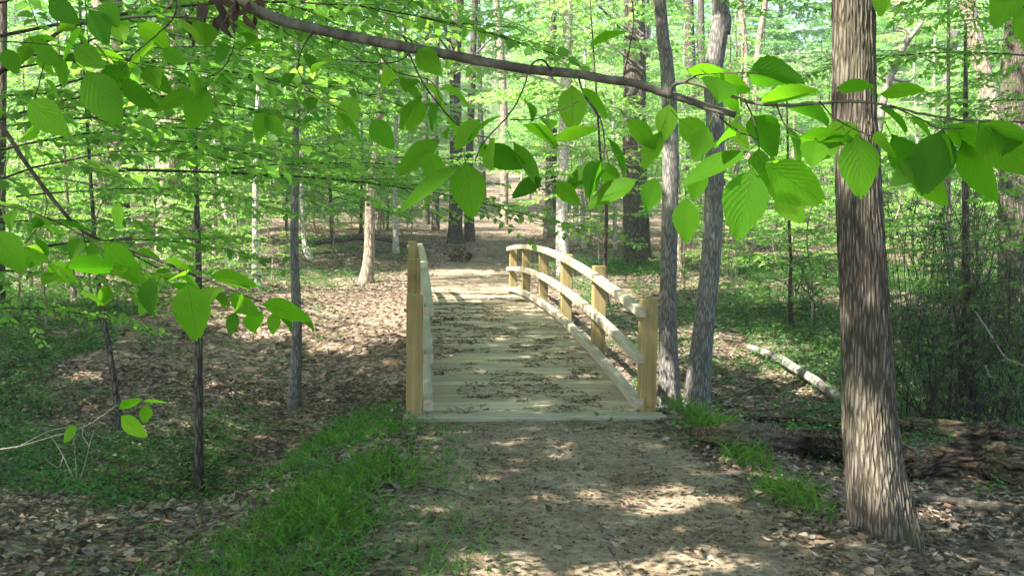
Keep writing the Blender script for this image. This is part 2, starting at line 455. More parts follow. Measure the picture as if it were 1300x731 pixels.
# ------------------------------------------------------------------ ground and path
def axis(parts):
    out = []
    for a, b, s in parts: out += list(np.arange(a, b, s))
    return np.array(out + [parts[-1][1]])


gx = axis([(-170, -60, 5), (-60, -20, 1.2), (-20, -8, .3), (-8, 10, .085), (10, 24, .3), (24, 70, 1.2), (70, 190, 5)])
gy = axis([(-40, -4, 3), (-4, 3, .5), (3, 16, .085), (16, 30, .17), (30, 60, .5), (60, 130, 2), (130, 260, 6)])
X, Y = np.meshgrid(gx, gy, indexing='ij')
Z = Hh(X, Y)
u_ = np.abs(X - path_x(Y))
edge = .95 + .5 * (fbm(X * .9 + 3, Y * .9) - .5) + .25 * sm(9, 4, Y) + .9 * sm(20, 24, Y) * sm(40, 26, Y)
pmask = 1 - sm(edge - .35, edge + .35, u_)
pmask = pmask * (1 - .72 * sm(22.5, 28, Y))
pmask = pmask * np.where((Y > 8.9) & (Y < 19.8), 0, 1)


def green_density(x, y):
    """where green ground plants grow"""
    n = fbm(x * .55 + 8, y * .55 + 3)
    left = 1.6 * sm(-1.6, -3.0, x) * sm(8.6, 9.8, y) * sm(15.5, 13, y)
    left2 = 1.6 * sm(-2.5, -5, x) * sm(12, 15, y) * sm(21, 18, y)
    right = sm(2.9, 3.6, x) * sm(10, 11.5, y) * sm(34, 20, y) * .8
    far = sm(20, 26, y) * .45 * sm(1.5, 3.5, np.abs(x - path_x(y)))
    nearb = np.exp(-((x + .65) ** 2 + (y - 8.5) ** 2) / .35) + np.exp(-((x - 2.8) ** 2 + (y - 9.4) ** 2) / .7)
    spr = .10 * sm(1.6, 2.6, np.abs(x - path_x(y))) * sm(9, 12, y)
    return np.clip((left + left2 + right + far) * sm(.34, .54, n) + nearb + spr, 0, 1)


green = green_density(X, Y)
nx, ny = X.shape
idx = np.arange(nx * ny).reshape(nx, ny)
quads = np.stack([idx[:-1, :-1], idx[1:, :-1], idx[1:, 1:], idx[:-1, 1:]], -1)
pm2 = (1 - sm(edge - .35, edge + .35, u_)) * np.where((Y > 8.9) & (Y < 19.8), 0, 1)
isp = (pm2[:-1, :-1] + pm2[1:, 1:]) * .5 > .5
V = np.stack([X, Y, Z], -1).reshape(-1, 3)
for nme, sel, lab in (('ground', ~isp, None), ('path', isp, None)):
    q = quads[sel].reshape(-1, 4); used, inv = np.unique(q, return_inverse=True)
    mb = MB(); mb.add(V[used], inv.reshape(-1, 4))
    o = mb.build(nme, M['ground'], smooth=True)
    for an, arr in (('path', pmask), ('green', green)):
        a = o.data.attributes.new(an, 'FLOAT', 'POINT'); a.data.foreach_set('value', arr.ravel()[used].astype(np.float32))
    o['kind'] = 'structure'

# ------------------------------------------------------------------ bridge
def zrail(y): return 1.205 - .0068 * (y - 14.9) ** 2
def zdeck(y): return zrail(y) - .93


Y0, Y1 = 8.44, 20.15
br = empty('footbridge', (1.05, 8.4, 0), 'arched timber footbridge with grey three-bar railings and a littered plank deck', 'bridge')
bl = (-1.05, -8.4, 0)


def bpart(name, mb, mat, smooth=False):
    o = mb.build(name, mat, br, smooth); o.location = bl; KIDS.setdefault(br.name, []).append(o); return o


mb = MB(); y = Y0
while y < Y1:
    w = .138; c = zdeck(y + w / 2); sl = zdeck(y + w) - zdeck(y)
    k = mb.n; jx = random.uniform(-.012, .012)
    box(mb, .075 + jx, 2.03 + jx, y, y + w, c - .038, c, .005)
    v = mb.v[-1]; v[:, 2] += (v[:, 1] - (y + w / 2)) * sl / w + random.uniform(-.0015, .0015)
    y += w + .009 + random.random() * .003
bpart('deck', mb, M['deck'])


def arch_bar(x0, x1, ztop, hh, ya, yb, n=60, mat='rail', name='top_rail', jog=.0):
    mb = MB(); ys = np.linspace(ya, yb, n); b = .008; vs = []
    prof = [(x0 + b, -hh), (x1 - b, -hh), (x1, -hh + b), (x1, -b), (x1 - b, 0), (x0 + b, 0), (x0, -b), (x0, -hh + b)]
    for y in ys:
        for (px, pz) in prof: vs.append((px, y, ztop(y) + pz))
    i = np.arange(n - 1)[:, None] * 8; j = np.arange(8)[None]; j2 = (j + 1) % 8
    f = np.stack([i + j, i + j2, i + 8 + j2, i + 8 + j], -1).reshape(-1, 4)
    mb.add(vs, f); mb.f.append(np.array([list(range(8))])); mb.f.append(np.array([[(n - 1) * 8 + q for q in range(8)][::-1]]))
    return bpart(name, mb, M[mat])


for xa, xb in ((.120, .200), (1.922, 2.002)):
    arch_bar(xa, xb, lambda y: zrail(y), .080, Y0 - .05, Y1)
    arch_bar(xa, xb, lambda y: zrail(y) - .40, .080, Y0 - .03, Y1, name='middle_rail')
    arch_bar(xa, xb, lambda y: zrail(y) - .79, .09, Y0 - .02, Y1, name='curb_rail')
for side, xa in ((0, -.028), (1, 1.978)):
    for k in range(6):
        y = 8.5 + 2.3 * k; top = zrail(y) + ((.085, .115, .075, .06, .03, .0) if side == 0 else (.06, .055, -.01, -.02, -.02, -.02))[k]
        mb = MB(); box(mb, xa, xa + .14, y - .07, y + .07, max(Ht(xa, y) - .3, -1.1) if 0 < k < 5 else -.5, top, .006)
        po = bpart('post', mb, M['post'])
        xo = xa - .012 if side == 0 else xa + .152
        for zz in (zrail(y) - .045, zrail(y) - .445, zdeck(y) - .16):
            mb = MB(); tube(mb, [(xo - .011, y, zz), (xo + .011, y, zz)], [.013, .013], 8)
            b = mb.build('bolt', M['steel'], po)
for xa in (.115, 1.93):
    arch_bar(xa, xa + .058, lambda y: zdeck(y) - .040, .24, Y0 + .12, Y1 - .1, mat='girder', name='girder')
mb = MB(); box(mb, -.05, 2.17, 8.25, 8.425, -.30, .012, .008); bpart('end_beam', mb, M['beam'])
mb = MB(); box(mb, -.05, 2.17, Y1 + .01, Y1 + .15, -.3, zdeck(Y1) + .0, .008); bpart('end_beam', mb, M['beam'])
for xa in (-.045, 2.04):
    mb = MB(); box(mb, xa, xa + .12, 8.43, 8.428 + .04, -.5, -.02, .005)

# ------------------------------------------------------------------ trees: parametric understory crowns
SUN_EL, SUN_AZ = R(50), math.atan2(-.90, -.42)      # azimuth measured from +Y towards +X
S = np.array([math.sin(SUN_AZ) * math.cos(SUN_EL), math.cos(SUN_AZ) * math.cos(SUN_EL), math.sin(SUN_EL)])


def spray_leaves(start, dirh, L, rise, leaf, rng, wood=None, r0=.01, dens=1., side_len=.38, droop=.12):
    """one limb with side twigs in a nearly level plane, leaves two-ranked on them"""
    n = max(5, int(L / .22)); t = np.linspace(0, 1, n)
    d = np.array([math.cos(dirh), math.sin(dirh), 0]); s = np.array([-d[1], d[0], 0])
    wob = np.cumsum(rng.normal(0, .035, n)) * L * .5
    pts = start + d * (t * L)[:, None] + s * (wob * t)[:, None] + np.array([0, 0, 1.]) * (rise * L * (t - .55 * t ** 2) - droop * L * t ** 3)[:, None]
    if wood is not None: tube(wood, pts, r0 * (1 - .85 * t), 4, False)
    PP, DD = [], []
    m = max(4, int(L / (.16 / dens)))
    for k in range(m):
        tt = .15 + .85 * (k + rng.random() * .6) / m
        if tt > 1: tt = 1
        i = min(n - 2, int(tt * (n - 1))); p = pts[i] + (pts[i + 1] - pts[i]) * (tt * (n - 1) - i)
        sg = 1 if k % 2 else -1
        l2 = side_len * L * (1.05 - .8 * tt) * rng.uniform(.6, 1.25) + .1
        a = dirh + sg * rng.uniform(.6, 1.1)
        d2 = np.array([math.cos(a), math.sin(a), rng.normal(0, .12)])
        q = max(2, int(l2 / (.055 / dens)))
        u = (np.arange(q) + rng.random(q) * .5) / q
        p2 = p + d2 * (u * l2)[:, None] + np.array([0, 0, -1.]) * (.10 * l2 * u ** 2)[:, None]
        if wood is not None: tube(wood, [p, p2[-1]], [r0 * .3, r0 * .12], 3, False)
        sgn = np.where(np.arange(q) % 2, 1, -1)[:, None]
        sd = np.array([-d2[1], d2[0], 0])
        dd = d2 * .6 + sd * sgn * .8 + rng.normal(0, .25, (q, 3))
        dd[:, 2] -= .25
        PP.append(p2); DD.append(dd)
    return np.concatenate(PP), np.concatenate(DD)


def gen_crown(seed, Ht_, z0, Rm, nb, leaf, dens=1.45, wmul=.62, top=True, shape='layer'):
    rng = np.random.default_rng(seed); wood = MB(); PP, DD = [], []
    az = rng.random() * 6.28
    for k in range(nb):
        f = (k + rng.random()) / nb; z = z0 + (Ht_ - z0) * f
        az += 2.4 + rng.normal(0, .3)
        if shape == 'layer': L = Rm * (1 - .72 * f ** 1.3) * rng.uniform(.55, 1.15)
        else: L = Rm * (math.sin(math.pi * (.12 + .85 * f)) ** .7) * rng.uniform(.5, 1.1)
        p, d = spray_leaves(np.array([0, 0, z]), az, L, rng.uniform(-.05, .75), leaf, rng, wood, .004 + .0042 * L, dens)
        PP.append(p); DD.append(d)
    p = np.concatenate(PP); d = np.concatenate(DD)
    hl = fbm(p[:, 0] * 1.6 + seed, p[:, 1] * 1.6 + p[:, 2] * .9) < .56; p, d = p[hl], d[hl]; N = len(p)
    nr = np.array([0, 0, 1.]) + rng.normal(0, .5, (N, 3))
    ln = leaf * rng.uniform(.5, 1.45, N)
    lf = MB(); leaves(lf, p, d, nr, ln, ln * wmul, fold=.12, droop=.18)
    return wood, lf, N


def under_variant(i, leafmat, leaf=.085, Hh_=8.5, z0=1.2, Rm=2.8, nb=40, bark='grey_bark', dens=1.5, shape='layer', trunk_r=.055):
    wood, lf, N = gen_crown(100 + i, Hh_, z0, Rm, nb, leaf, dens, shape=shape)
    wm = mesh_of('limbs', wood.v, wood.f, wood.uv, M[bark], True)
    lm = mesh_of('crown', lf.v, lf.f, lf.uv, M[leafmat], False)
    rng = np.random.default_rng(i); tb = MB()
    pts = curve([(0, 0, -.3), (rng.normal(0, .05), rng.normal(0, .05), Hh_ * .3), (rng.normal(0, .08), rng.normal(0, .08), Hh_ * .65), (0, 0, Hh_)], 22)
    tube(tb, pts, np.linspace(trunk_r * 1.15, .012, 22), 8, True, .12, i)
    tm = mesh_of('trunk', tb.v, tb.f, tb.uv, M[bark], True)
    return dict(limbs=wm, crown=lm, trunk=tm, N=N, H=Hh_)


VAR = [under_variant(0, 'leaf_mid', .085, 8.5, 1.6, 2.9, 46),
       under_variant(1, 'leaf_mid', .090, 7.0, 1.0, 2.6, 42, 'dark_bark'),
       under_variant(2, 'leaf_pale', .095, 9.5, 2.5, 3.0, 46, 'pale_bark'),
       under_variant(3, 'leaf_cool', .10, 10.0, 2.0, 3.2, 52, 'grey_bark'),
       under_variant(4, 'leaf_cool', .10, 8.0, .8, 3.2, 48, 'dark_bark'),
       under_variant(5, 'leaf_pale', .09, 6.0, .6, 2.2, 34, 'tan_bark'),
       under_variant(6, 'leaf_mid', .08, 3.2, .35, 1.5, 22, 'tan_bark', trunk_r=.022),
       under_variant(7, 'leaf_cool', .13, 16, 5, 4.2, 60, 'dark_bark', dens=1.2, shape='round', trunk_r=.16)]


def under_tree(i, x, y, s=1., rot=0., name='understory_tree', label=None, cat='tree', group=None, lean=0.):
    v = VAR[i]
    r = empty(name, (x, y, Ht(x, y)), label, cat, group)
    r.rotation_euler = (lean, 0, rot); r.scale = (s, s, s)
    for k in ('trunk', 'limbs', 'crown'):
        o = link(k, v[k], r)
    return r


# ------------------------------------------------------------------ named trees of the photograph
def trunk_mesh(pts, rad, k, bark, furrow=0., seed=0, step=.12, rough=.08, flare=.35):
    pts = np.asarray(pts, float)
    L = np.linalg.norm(np.diff(pts, axis=0), axis=1).sum(); n = max(8, int(L / step))
    q = curve(pts, n * 3); ca = np.concatenate([[0], np.cumsum(np.linalg.norm(np.diff(q, axis=0), axis=1))])
    s = np.linspace(0, 1, n); q = np.stack([np.interp(s * ca[-1], ca, q[:, j]) for j in range(3)], -1); hgt = s * ca[-1]
    r = np.interp(s, np.linspace(0, 1, len(rad)), rad)
    r = r * (1 + flare * np.exp(-np.maximum(hgt - .3, 0) / .28))
    th = np.linspace(0, 2 * math.pi, k, endpoint=False)
    lump = 1 + rough * (vnoise(np.cos(th)[None] * 1.6 + seed * 5.1, np.sin(th)[None] * 1.6 + hgt[:, None] * .8) - .5) * 2
    root = 1 + .16 * np.exp(-np.maximum(hgt[:, None] - .3, 0) / .22) * np.sin(th[None] * 5 + seed)
    rr = r[:, None] * lump * root
    if furrow:
        u = th[None] / (2 * math.pi) * 46; w = hgt[:, None] * 3.6
        wv = u + .9 * (vnoise(u * .35 + seed, w * .5) - .5) * 2 + .6 * (vnoise(u * .9, w * 1.7 + 5) - .5)
        ridge = np.abs(((wv) % 1) - .5) * 2
        brk = sm(.15, .35, vnoise(np.floor(wv) * 3.7 + 2, w * 1.6))
        rr = rr + furrow * (ridge ** 1.5 * -1 + .5) * (.35 + .65 * brk) + furrow * .5 * (vnoise(u * 3, w * 4) - .5)
    t = unit(np.gradient(q, axis=0)); a = unit(np.cross(t, np.array([0, 1., 0.]))); b = np.cross(t, a)
    v = q[:, None] + rr[..., None] * (np.cos(th)[None, :, None] * a[:, None] + np.sin(th)[None, :, None] * b[:, None])
    i = np.arange(n - 1)[:, None] * k; j = np.arange(k)[None]; j2 = (j + 1) % k
    f = np.stack([i + j, i + j2, i + k + j2, i + k + j], -1).reshape(-1, 4)
    mb = MB(); mb.add(v.reshape(-1, 3), f)
    return mb, q


TALL = []   # trunk tops, for the overhead canopy
def photo_tree(name, label, cat, px, wid, bark, depth=None, crown=None, cs=1., top=None, k=14, furrow=0., seed=0, group=None, step=.12, cz=0., rough=.08, canopy=False, flare=.35):
    """px: points up the trunk in photograph measure, base first; the trunk stands at one distance"""
    if depth is None:
        b, depth = G(*px[0])
    else:
        b = P(px[0][0], px[0][1], depth); b[2] = Ht(b[0], b[1])
    pts = [b - np.array([0, 0, .3])] + ([b] if len(px) > 1 else [])
    for q in px[1:]: pts.append(P(q[0], q[1], depth))
    lastdir = unit(pts[-1] - pts[-2]) if len(pts) > 2 else np.array([0, 0, 1.])
    lastdir = unit(lastdir + np.array([0, 0, .6]))
    tp = top if top else 14
    if tp > pts[-1][2]: 
        m = (tp - pts[-1][2]); pts += [pts[-1] + lastdir * m * .5, pts[-1] + lastdir * m]
    r = [w * depth / 1280 / 2 for w in wid]; r = r[:1] + r + [r[-1] * .8, r[-1] * .45]
    # radii spread by length
    P3 = np.array(pts); L = np.concatenate([[0], np.cumsum(np.linalg.norm(np.diff(P3, axis=0), axis=1))]); L /= L[-1]
    rr = np.interp(np.linspace(0, 1, 30), L[:len(r)] if len(r) <= len(L) else L, r[:len(L)])
    root = empty(name, b, label, cat, group)
    loc = P3 - b
    mbt, q = trunk_mesh(loc, rr, k, M[bark], furrow, seed, step, rough, flare)
    mbt.build('trunk', M[bark], root, True)
    if crown is not None:
        v = VAR[crown]
        ax = unit(q[-1] - q[0]); rot = Vector((0, 0, 1)).rotation_difference(Vector(ax)) @ Quaternion((0, 0, 1), seed * 1.7)
        for kk in ('limbs', 'crown'):
            o = link(kk, v[kk], root); o.rotation_mode = 'QUATERNION'; o.rotation_quaternion = rot; o.scale = (cs,) * 3
            zt = q[-1][2] / max(.1, v['H'] * cs)
            o.location = Vector(ax) * (cz)
    if canopy: TALL.append((root, q[-1] + b))
    return root, b, depth


T = photo_tree
main_tree, mb_, md_ = T('oak_tree', 'large rough barked tree beside the path with sun patches on its furrowed trunk', 'tree',
  [(1120, 682), (1106, 560), (1098, 400), (1088, 200), (1083, 0)], [74, 66, 58, 53, 51], 'oak_bark', k=170, furrow=.0125, seed=1, step=.02, top=13, rough=.06, canopy=True, flare=.14)
T('oak_tree', 'thick grooved oak trunk standing beyond the gully, lit on its left side', 'tree', [(218, 347), (217, 200), (215, 0)], [38, 36, 33], 'tan_bark', depth=26, k=60, furrow=.02, seed=2, step=.06, crown=None, top=17, canopy=True)
T('oak_tree', 'broad dark trunk with flared foot behind the right railing', 'tree', [(810, 356), (806, 200), (806, 90), (805, 0)], [34, 30, 27, 26], 'dark_bark', depth=27, k=40, furrow=.015, seed=3, step=.08, top=18, canopy=True)
T('ash_tree', 'grey leaning trunk rising past the end of the right railing', 'tree', [(882, 532), (893, 420), (905, 300), (908, 170), (905, 100), (916, 20), (915, 0)], [35, 26, 24, 22, 22, 22, 21], 'grey_bark', depth=12.2, k=40, furrow=.004, seed=4, step=.05, top=14, canopy=True)
T('ash_tree', 'straight grey trunk just behind the nearest right bridge post', 'tree', [(850, 508), (848, 400), (851, 200), (846, 80), (838, 0)], [25, 22, 20, 17, 15], 'grey_bark', depth=13.3, k=36, furrow=.003, seed=5, step=.06, top=14, canopy=True)
T('pale_tree', 'white sunlit slender trunk seen through the right railing', 'tree', [(716, 395), (713, 300), (715, 200), (722, 0)], [18, 16, 14, 12], 'pale_bark', depth=24, k=16, seed=6, crown=2, cs=1.5, top=13)
T('dark_tree', 'dark trunk left of the far path, thicker of a close pair', 'tree', [(578, 318), (579, 200), (578, 100), (582, 0)], [19, 16, 14, 13], 'dark_bark', depth=34, k=20, seed=7, top=18, canopy=True)
T('dark_tree', 'thin dark trunk beside the far path, slimmer of a close pair', 'tree', [(596, 316), (596, 200), (603, 0)], [13, 10, 8], 'dark_bark', depth=35, k=14, seed=8, top=18)
T('dark_tree', 'dark stout trunk at the right edge of the far path', 'tree', [(699, 312), (700, 200), (701, 100)], [17, 14, 12], 'dark_bark', depth=38, k=16, seed=9, crown=3, top=14)
T('sapling', 'slim grey sapling on the left gully bank, the tallest near one', 'tree', [(373, 520), (377, 420), (374, 320), (375, 200), (377, 110)], [15, 13, 11, 9, 7], 'grey_bark', k=14, seed=10, top=8, crown=0, cs=.72, cz=2.2)
T('sapling', 'pale slim sapling at the top of the left bank', 'tree', [(326, 430), (324, 330), (325, 200), (330, 60)], [11, 9, 7, 5], 'pale_bark', depth=20, k=12, seed=11, crown=0, cs=.7, cz=4, top=9.5)
T('sapling', 'dark thin sapling rising from the dark gully floor', 'tree', [(252, 550), (252, 430), (252, 340), (250, 270)], [11, 10, 8, 7], 'dark_bark', depth=11.6, k=12, seed=12, top=4.5, crown=6, cs=1.0, cz=1.8)
T('sapling', 'dark leaning sapling on the left gully bank', 'tree', [(153, 505), (140, 450), (127, 375), (120, 300)], [9, 7, 6, 5], 'dark_bark', depth=13, k=10, seed=13, top=4.5, crown=6, cs=1.2, cz=1.6)
T('pole_tree', 'tan pole-like trunk in the sunlit clearing left of the bridge', 'tree', [(465, 392), (469, 320), (471, 240), (480, 170)], [15, 13, 12, 10], 'tan_bark', depth=22, k=14, seed=14, crown=3, cs=.62, cz=5, top=12)
T('pale_tree', 'thin white stem right of the tan pole-like trunk', 'tree', [(503, 352), (502, 280), (501, 200), (506, 100)], [8, 7, 6, 5], 'pale_bark', depth=29, k=10, seed=15, crown=2, top=10)
T('pale_tree', 'short forked white stem between the oak and the pale sapling', 'tree', [(291, 352), (290, 310), (288, 280), (282, 250)], [9, 8, 7, 5], 'pale_bark', depth=25, k=10, seed=16, crown=5, cs=.8, top=6)
T('pale_tree', 'thin white stem leaning behind the slim grey sapling', 'tree', [(394, 365), (387, 310), (383, 240), (385, 180)], [7, 6, 5, 4], 'pale_bark', depth=27, k=10, seed=17, crown=2, cs=.9, top=9)
T('dark_tree', 'dark trunk left of the grooved oak', 'tree', [(158, 330), (154, 240), (150, 100), (148, 0)], [20, 17, 15, 14], 'dark_bark', depth=31, k=16, seed=18, top=17, canopy=True)
T('grey_tree', 'broad grey ridged trunk second left of the grooved oak', 'tree', [(131, 320), (130, 200), (128, 100), (128, 0)], [24, 22, 20, 20], 'tan_bark', depth=33, k=20, furrow=.012, seed=19, top=18)
T('sapling', 'short pale sapling on the left bank near green ground plants', 'tree', [(95, 435), (93, 370), (90, 320), (86, 270)], [8, 7, 6, 5], 'tan_bark', depth=18, k=10, seed=20, crown=6, cs=1.4, cz=.9, top=6)
T('dark_tree', 'dark trunk at the far left, only partly in view', 'tree', [(-2, 420), (0, 300), (2, 150), (4, 0)], [14, 12, 11, 10], 'dark_bark', depth=17, k=14, seed=21, top=13)
T('sapling', 'thin dark sapling beside the right railing', 'tree', [(770, 420), (768, 340), (770, 270), (764, 220)], [6, 5, 4, 3], 'twig', depth=19, k=8, seed=22, crown=6, cs=1.3, cz=1.2, top=6)
T('pale_tree', 'thin white stem behind the right railing', 'tree', [(741, 335), (740, 280), (738, 200), (742, 100)], [6, 6, 5, 4], 'pale_bark', depth=33, k=8, seed=23, crown=2, cs=1.1, top=11)
T('leaning_tree', 'dark trunk leaning left beyond the right brush', 'tree', [(1295, 300), (1268, 180), (1246, 80), (1228, 0)], [24, 23, 21, 19], 'tan_bark', depth=22, k=20, furrow=.01, seed=24, top=13)
T('oak_tree', 'massive shaded trunk at the right picture edge', 'tree', [(1292, 375), (1288, 230), (1287, 100), (1296, 0)], [44, 38, 34, 32], 'oak_bark', depth=17, k=50, furrow=.012, seed=25, step=.06, top=14, canopy=True)
T('grey_tree', 'grey slanted trunk high between the big tree and the leaning one', 'tree', [(1190, 250), (1200, 130), (1213, 40), (1220, 0)], [15, 13, 12, 11], 'grey_bark', depth=36, k=12, seed=26, top=17)
T('grey_tree', 'pale forked trunk far behind the grey leaning ash', 'tree', [(950, 315), (952, 180), (945, 60), (940, 0)], [13, 11, 9, 8], 'tan_bark', depth=34, k=12, seed=27, top=17)
T('grey_tree', 'slender trunk right of the pale forked one', 'tree', [(958, 312), (956, 180), (963, 60), (972, 0)], [11, 9, 8, 7], 'tan_bark', depth=35, k=12, seed=28, top=17)
T('dark_tree', 'dark far trunk seen above the broad railing trunk', 'tree', [(876, 310), (878, 150), (874, 0)], [15, 14, 13], 'dark_bark', depth=40, k=12, seed=29, top=20)
T('dark_tree', 'slim far trunk right of the dark one beyond the railing', 'tree', [(893, 308), (892, 150), (890, 0)], [11, 9, 8], 'dark_bark', depth=44, k=12, seed=30, top=20)
T('dark_tree', 'curved dark trunk between the railing trunks', 'tree', [(862, 330), (856, 180), (846, 70), (832, 0)], [13, 10, 9, 8], 'tan_bark', depth=24, k=12, seed=31, top=14)
T('dark_tree', 'dark stem left of the close pair, upper part showing', 'tree', [(553, 312), (552, 150), (556, 0)], [10, 9, 8], 'dark_bark', depth=42, k=10, seed=32, top=19)
T('dark_tree', 'slim dark stem left beside the close pair', 'tree', [(541, 312), (540, 150), (542, 0)], [9, 7, 6], 'dark_bark', depth=45, k=10, seed=33, top=19)
T('grey_tree', 'grey far trunk between the close pair and the white one', 'tree', [(640, 300), (640, 150), (634, 40), (630, 0)], [10, 10, 9, 8], 'tan_bark', depth=46, k=10, seed=34, top=20)
T('dark_tree', 'dark broken stem inside the tangled brush', 'tree', [(1228, 512), (1229, 460), (1228, 400), (1226, 330)], [28, 22, 14, 9], 'dark_bark', depth=13, k=16, seed=35, top=4.2, crown=6, cs=1.1, cz=1.0)
T('sapling', 'bare thin stem standing in the tangled brush', 'tree', [(1208, 470), (1210, 380), (1206, 300), (1204, 220)], [7, 7, 6, 5], 'tan_bark', depth=14, k=10, seed=36, top=6, crown=6, cs=1.2, cz=2.4)
T('sapling', 'thin upright stem right of the grey leaning ash', 'tree', [(1004, 420), (1003, 370), (1004, 330), (1002, 290)], [6, 5, 4, 4], 'twig', depth=18, k=8, seed=37, crown=6, cs=1.1, top=4)

# background trees: copies of a few grown ones
rng = np.random.default_rng(77)
spots = []
tries = 0
while len(spots) < 205 and tries < 9000:
    tries += 1
    d = 23 + 85 * rng.random() ** 1.15; px = rng.uniform(-160, 1460)
    p = P(px, 300, d); x, y = p[0], p[1]
    if abs(x - path_x(y)) < 2.6 and y < 62: continue
    if 330 < px < 640 and d < 30: continue
    if any(abs(px - a) < 30 * 28 / d + w_ and d < dm + 2 for a, w_, dm in ((216, 14, 26), (715, 8, 24), (807, 14, 27), (1286, 14, 22), (467, 6, 22))): continue
    if any((x - a) ** 2 + (y - b) ** 2 < (2.3 + d * .012) ** 2 for a, b, *_ in spots): continue
    spots.append((x, y, d, px))
GR = {0: ('layered young beech growing in the woods beyond the gully', 'young beeches beyond the gully'),
      1: ('low branched young beech with dark stem in the far woods', 'low branched trees in the far woods'),
      2: ('pale stemmed maple with light yellow-green leaves in the far woods', 'pale stemmed maples in the far woods'),
      3: ('tall grey stemmed tree with layered green leaves in the far woods', 'tall layered trees in the far woods'),
      4: ('dark stemmed tree leafy almost to the ground in the far woods', 'dark stemmed leafy trees in the far woods'),
      5: ('small bright green maple with tan stem in the far woods', 'small bright maples in the far woods'),
      7: ('tall dark forest tree with high rounded crown far back', 'tall forest trees far back')}
for x, y, d, px in spots:
    if d > 50: i = int(rng.choice([3, 4, 7, 7, 2, 3]))
    else: i = int(rng.choice([0, 1, 2, 3, 4, 5, 2, 5]))
    if 530 < px < 840 and d < 70 and i != 7: i = 2  # light-leaved variant stands in for sunlit foliage in this stretch
    s = rng.uniform(.8, 1.25) * (1 + .25 * (d > 55))
    under_tree(i, x, y, s, rng.uniform(0, 6.28), ['young_beech', 'young_beech', 'young_maple', 'layered_tree', 'layered_tree', 'young_maple', '', 'forest_tree'][i], GR[i][0], 'tree', GR[i][1], lean=rng.normal(0, .03))
# knee to head high seedlings near the clearing and on the banks
for k, (px, py, s) in enumerate([(20, 400, .9), (60, 420, .7), (190, 395, .8), (225, 430, .55), (985, 395, .6), (1030, 420, .8), (925, 355, .7), (1180, 330, 1.2), (980, 330, .9), (420, 330, .8), (345, 355, .7), (250, 372, .9),
                                 (120, 385, 1.0), (1045, 330, 1.1), (520, 310, .8), (735, 322, .7), (770, 318, .9), (45, 345, 1.1), (300, 392, .6), (930, 405, .5), (870, 372, .6)]):
    b, d = G(px, py)
    under_tree(6, b[0], b[1], s, k * 1.3, 'seedling', 'leafy green seedling growing on the forest floor', 'seedling', 'leafy seedlings on the forest floor')

rs = np.random.default_rng(5)
for k in range(84):
    d = rs.uniform(19, 44); px = rs.uniform(-30, 1330); p = P(px, 300, d)
    if abs(p[0] - path_x(p[1])) < 2.2 or (300 < px < 640 and d < 27): continue
    under_tree(6 if rs.random() < .6 else 5, p[0], p[1], rs.uniform(.55, 1.05), rs.uniform(0, 6.28), 'seedling', 'leafy green seedling growing on the forest floor', 'seedling', 'leafy seedlings on the forest floor')

# far-off wood that closes the view
mbf = MB(); N = 70000
a = rng.uniform(-38, 52, N); dd = rng.uniform(112, 150, N); xx = np.sin(np.radians(a)) * dd; yy = np.cos(np.radians(a)) * dd
cl = fbm(xx * .16, yy * .16 + 5); zz = Hh(xx, yy) + rng.random(N) ** .8 * (10 + 26 * cl)
pos = np.stack([xx, yy, zz], -1)
ln = rng.uniform(.35, .8, N)
leaves(mbf, pos, rng.normal(0, 1, (N, 3)), rng.normal(0, .6, (N, 3)) + np.array([0, 0, 1.]), ln, ln * .7)
tag(mbf.build('distant_foliage', M['leaf_cool']), 'mass of green leaves closing the view through the far woods', None, None, 'stuff')

# ------------------------------------------------------------------ overhead canopy: leaf mass added for shade, gaps cut where sun should fall
def gp(px, py):
    b, d = G(px, py); return b


shafts = []          # (point, radius): where a gap is cut in the canopy to let sun in
for (px, py, r) in [(838, 638, .30), (790, 640, .16), (880, 638, .17), (850, 718, .24), (780, 728, .2), (910, 718, .18), (640, 728, .2), (700, 578, .12), (724, 568, .12), (640, 560, .1), (125, 662, .09), (150, 664, .08), (905, 600, .1), (700, 635, .1),
                    (1180, 600, .14), (1150, 590, .12), (1215, 560, .12), (960, 600, .12), (1250, 640, .14), (1010, 560, .2), (940, 553, .16), (1060, 560, .15), (1190, 660, .15), (610, 610, .08), (400, 640, .06), (540, 640, .1),
                    (960, 450, .4), (1000, 475, .4), (1030, 495, .35), (890, 700, .12), (1010, 690, .12), (480, 400, 1.0), (440, 420, .9), (500, 425, .5), (460, 360, 1.4), (350, 385, 1.5), (330, 425, .5),
                    (600, 355, 1.6), (560, 350, 1.4), (450, 440, .4), (700, 560, .1), (110, 480, .2), (600, 715, .14), (510, 560, .1), (1130, 560, .1), (1265, 600, .12), (1070, 600, .1)]:
    shafts.append((gp(px, py), r))
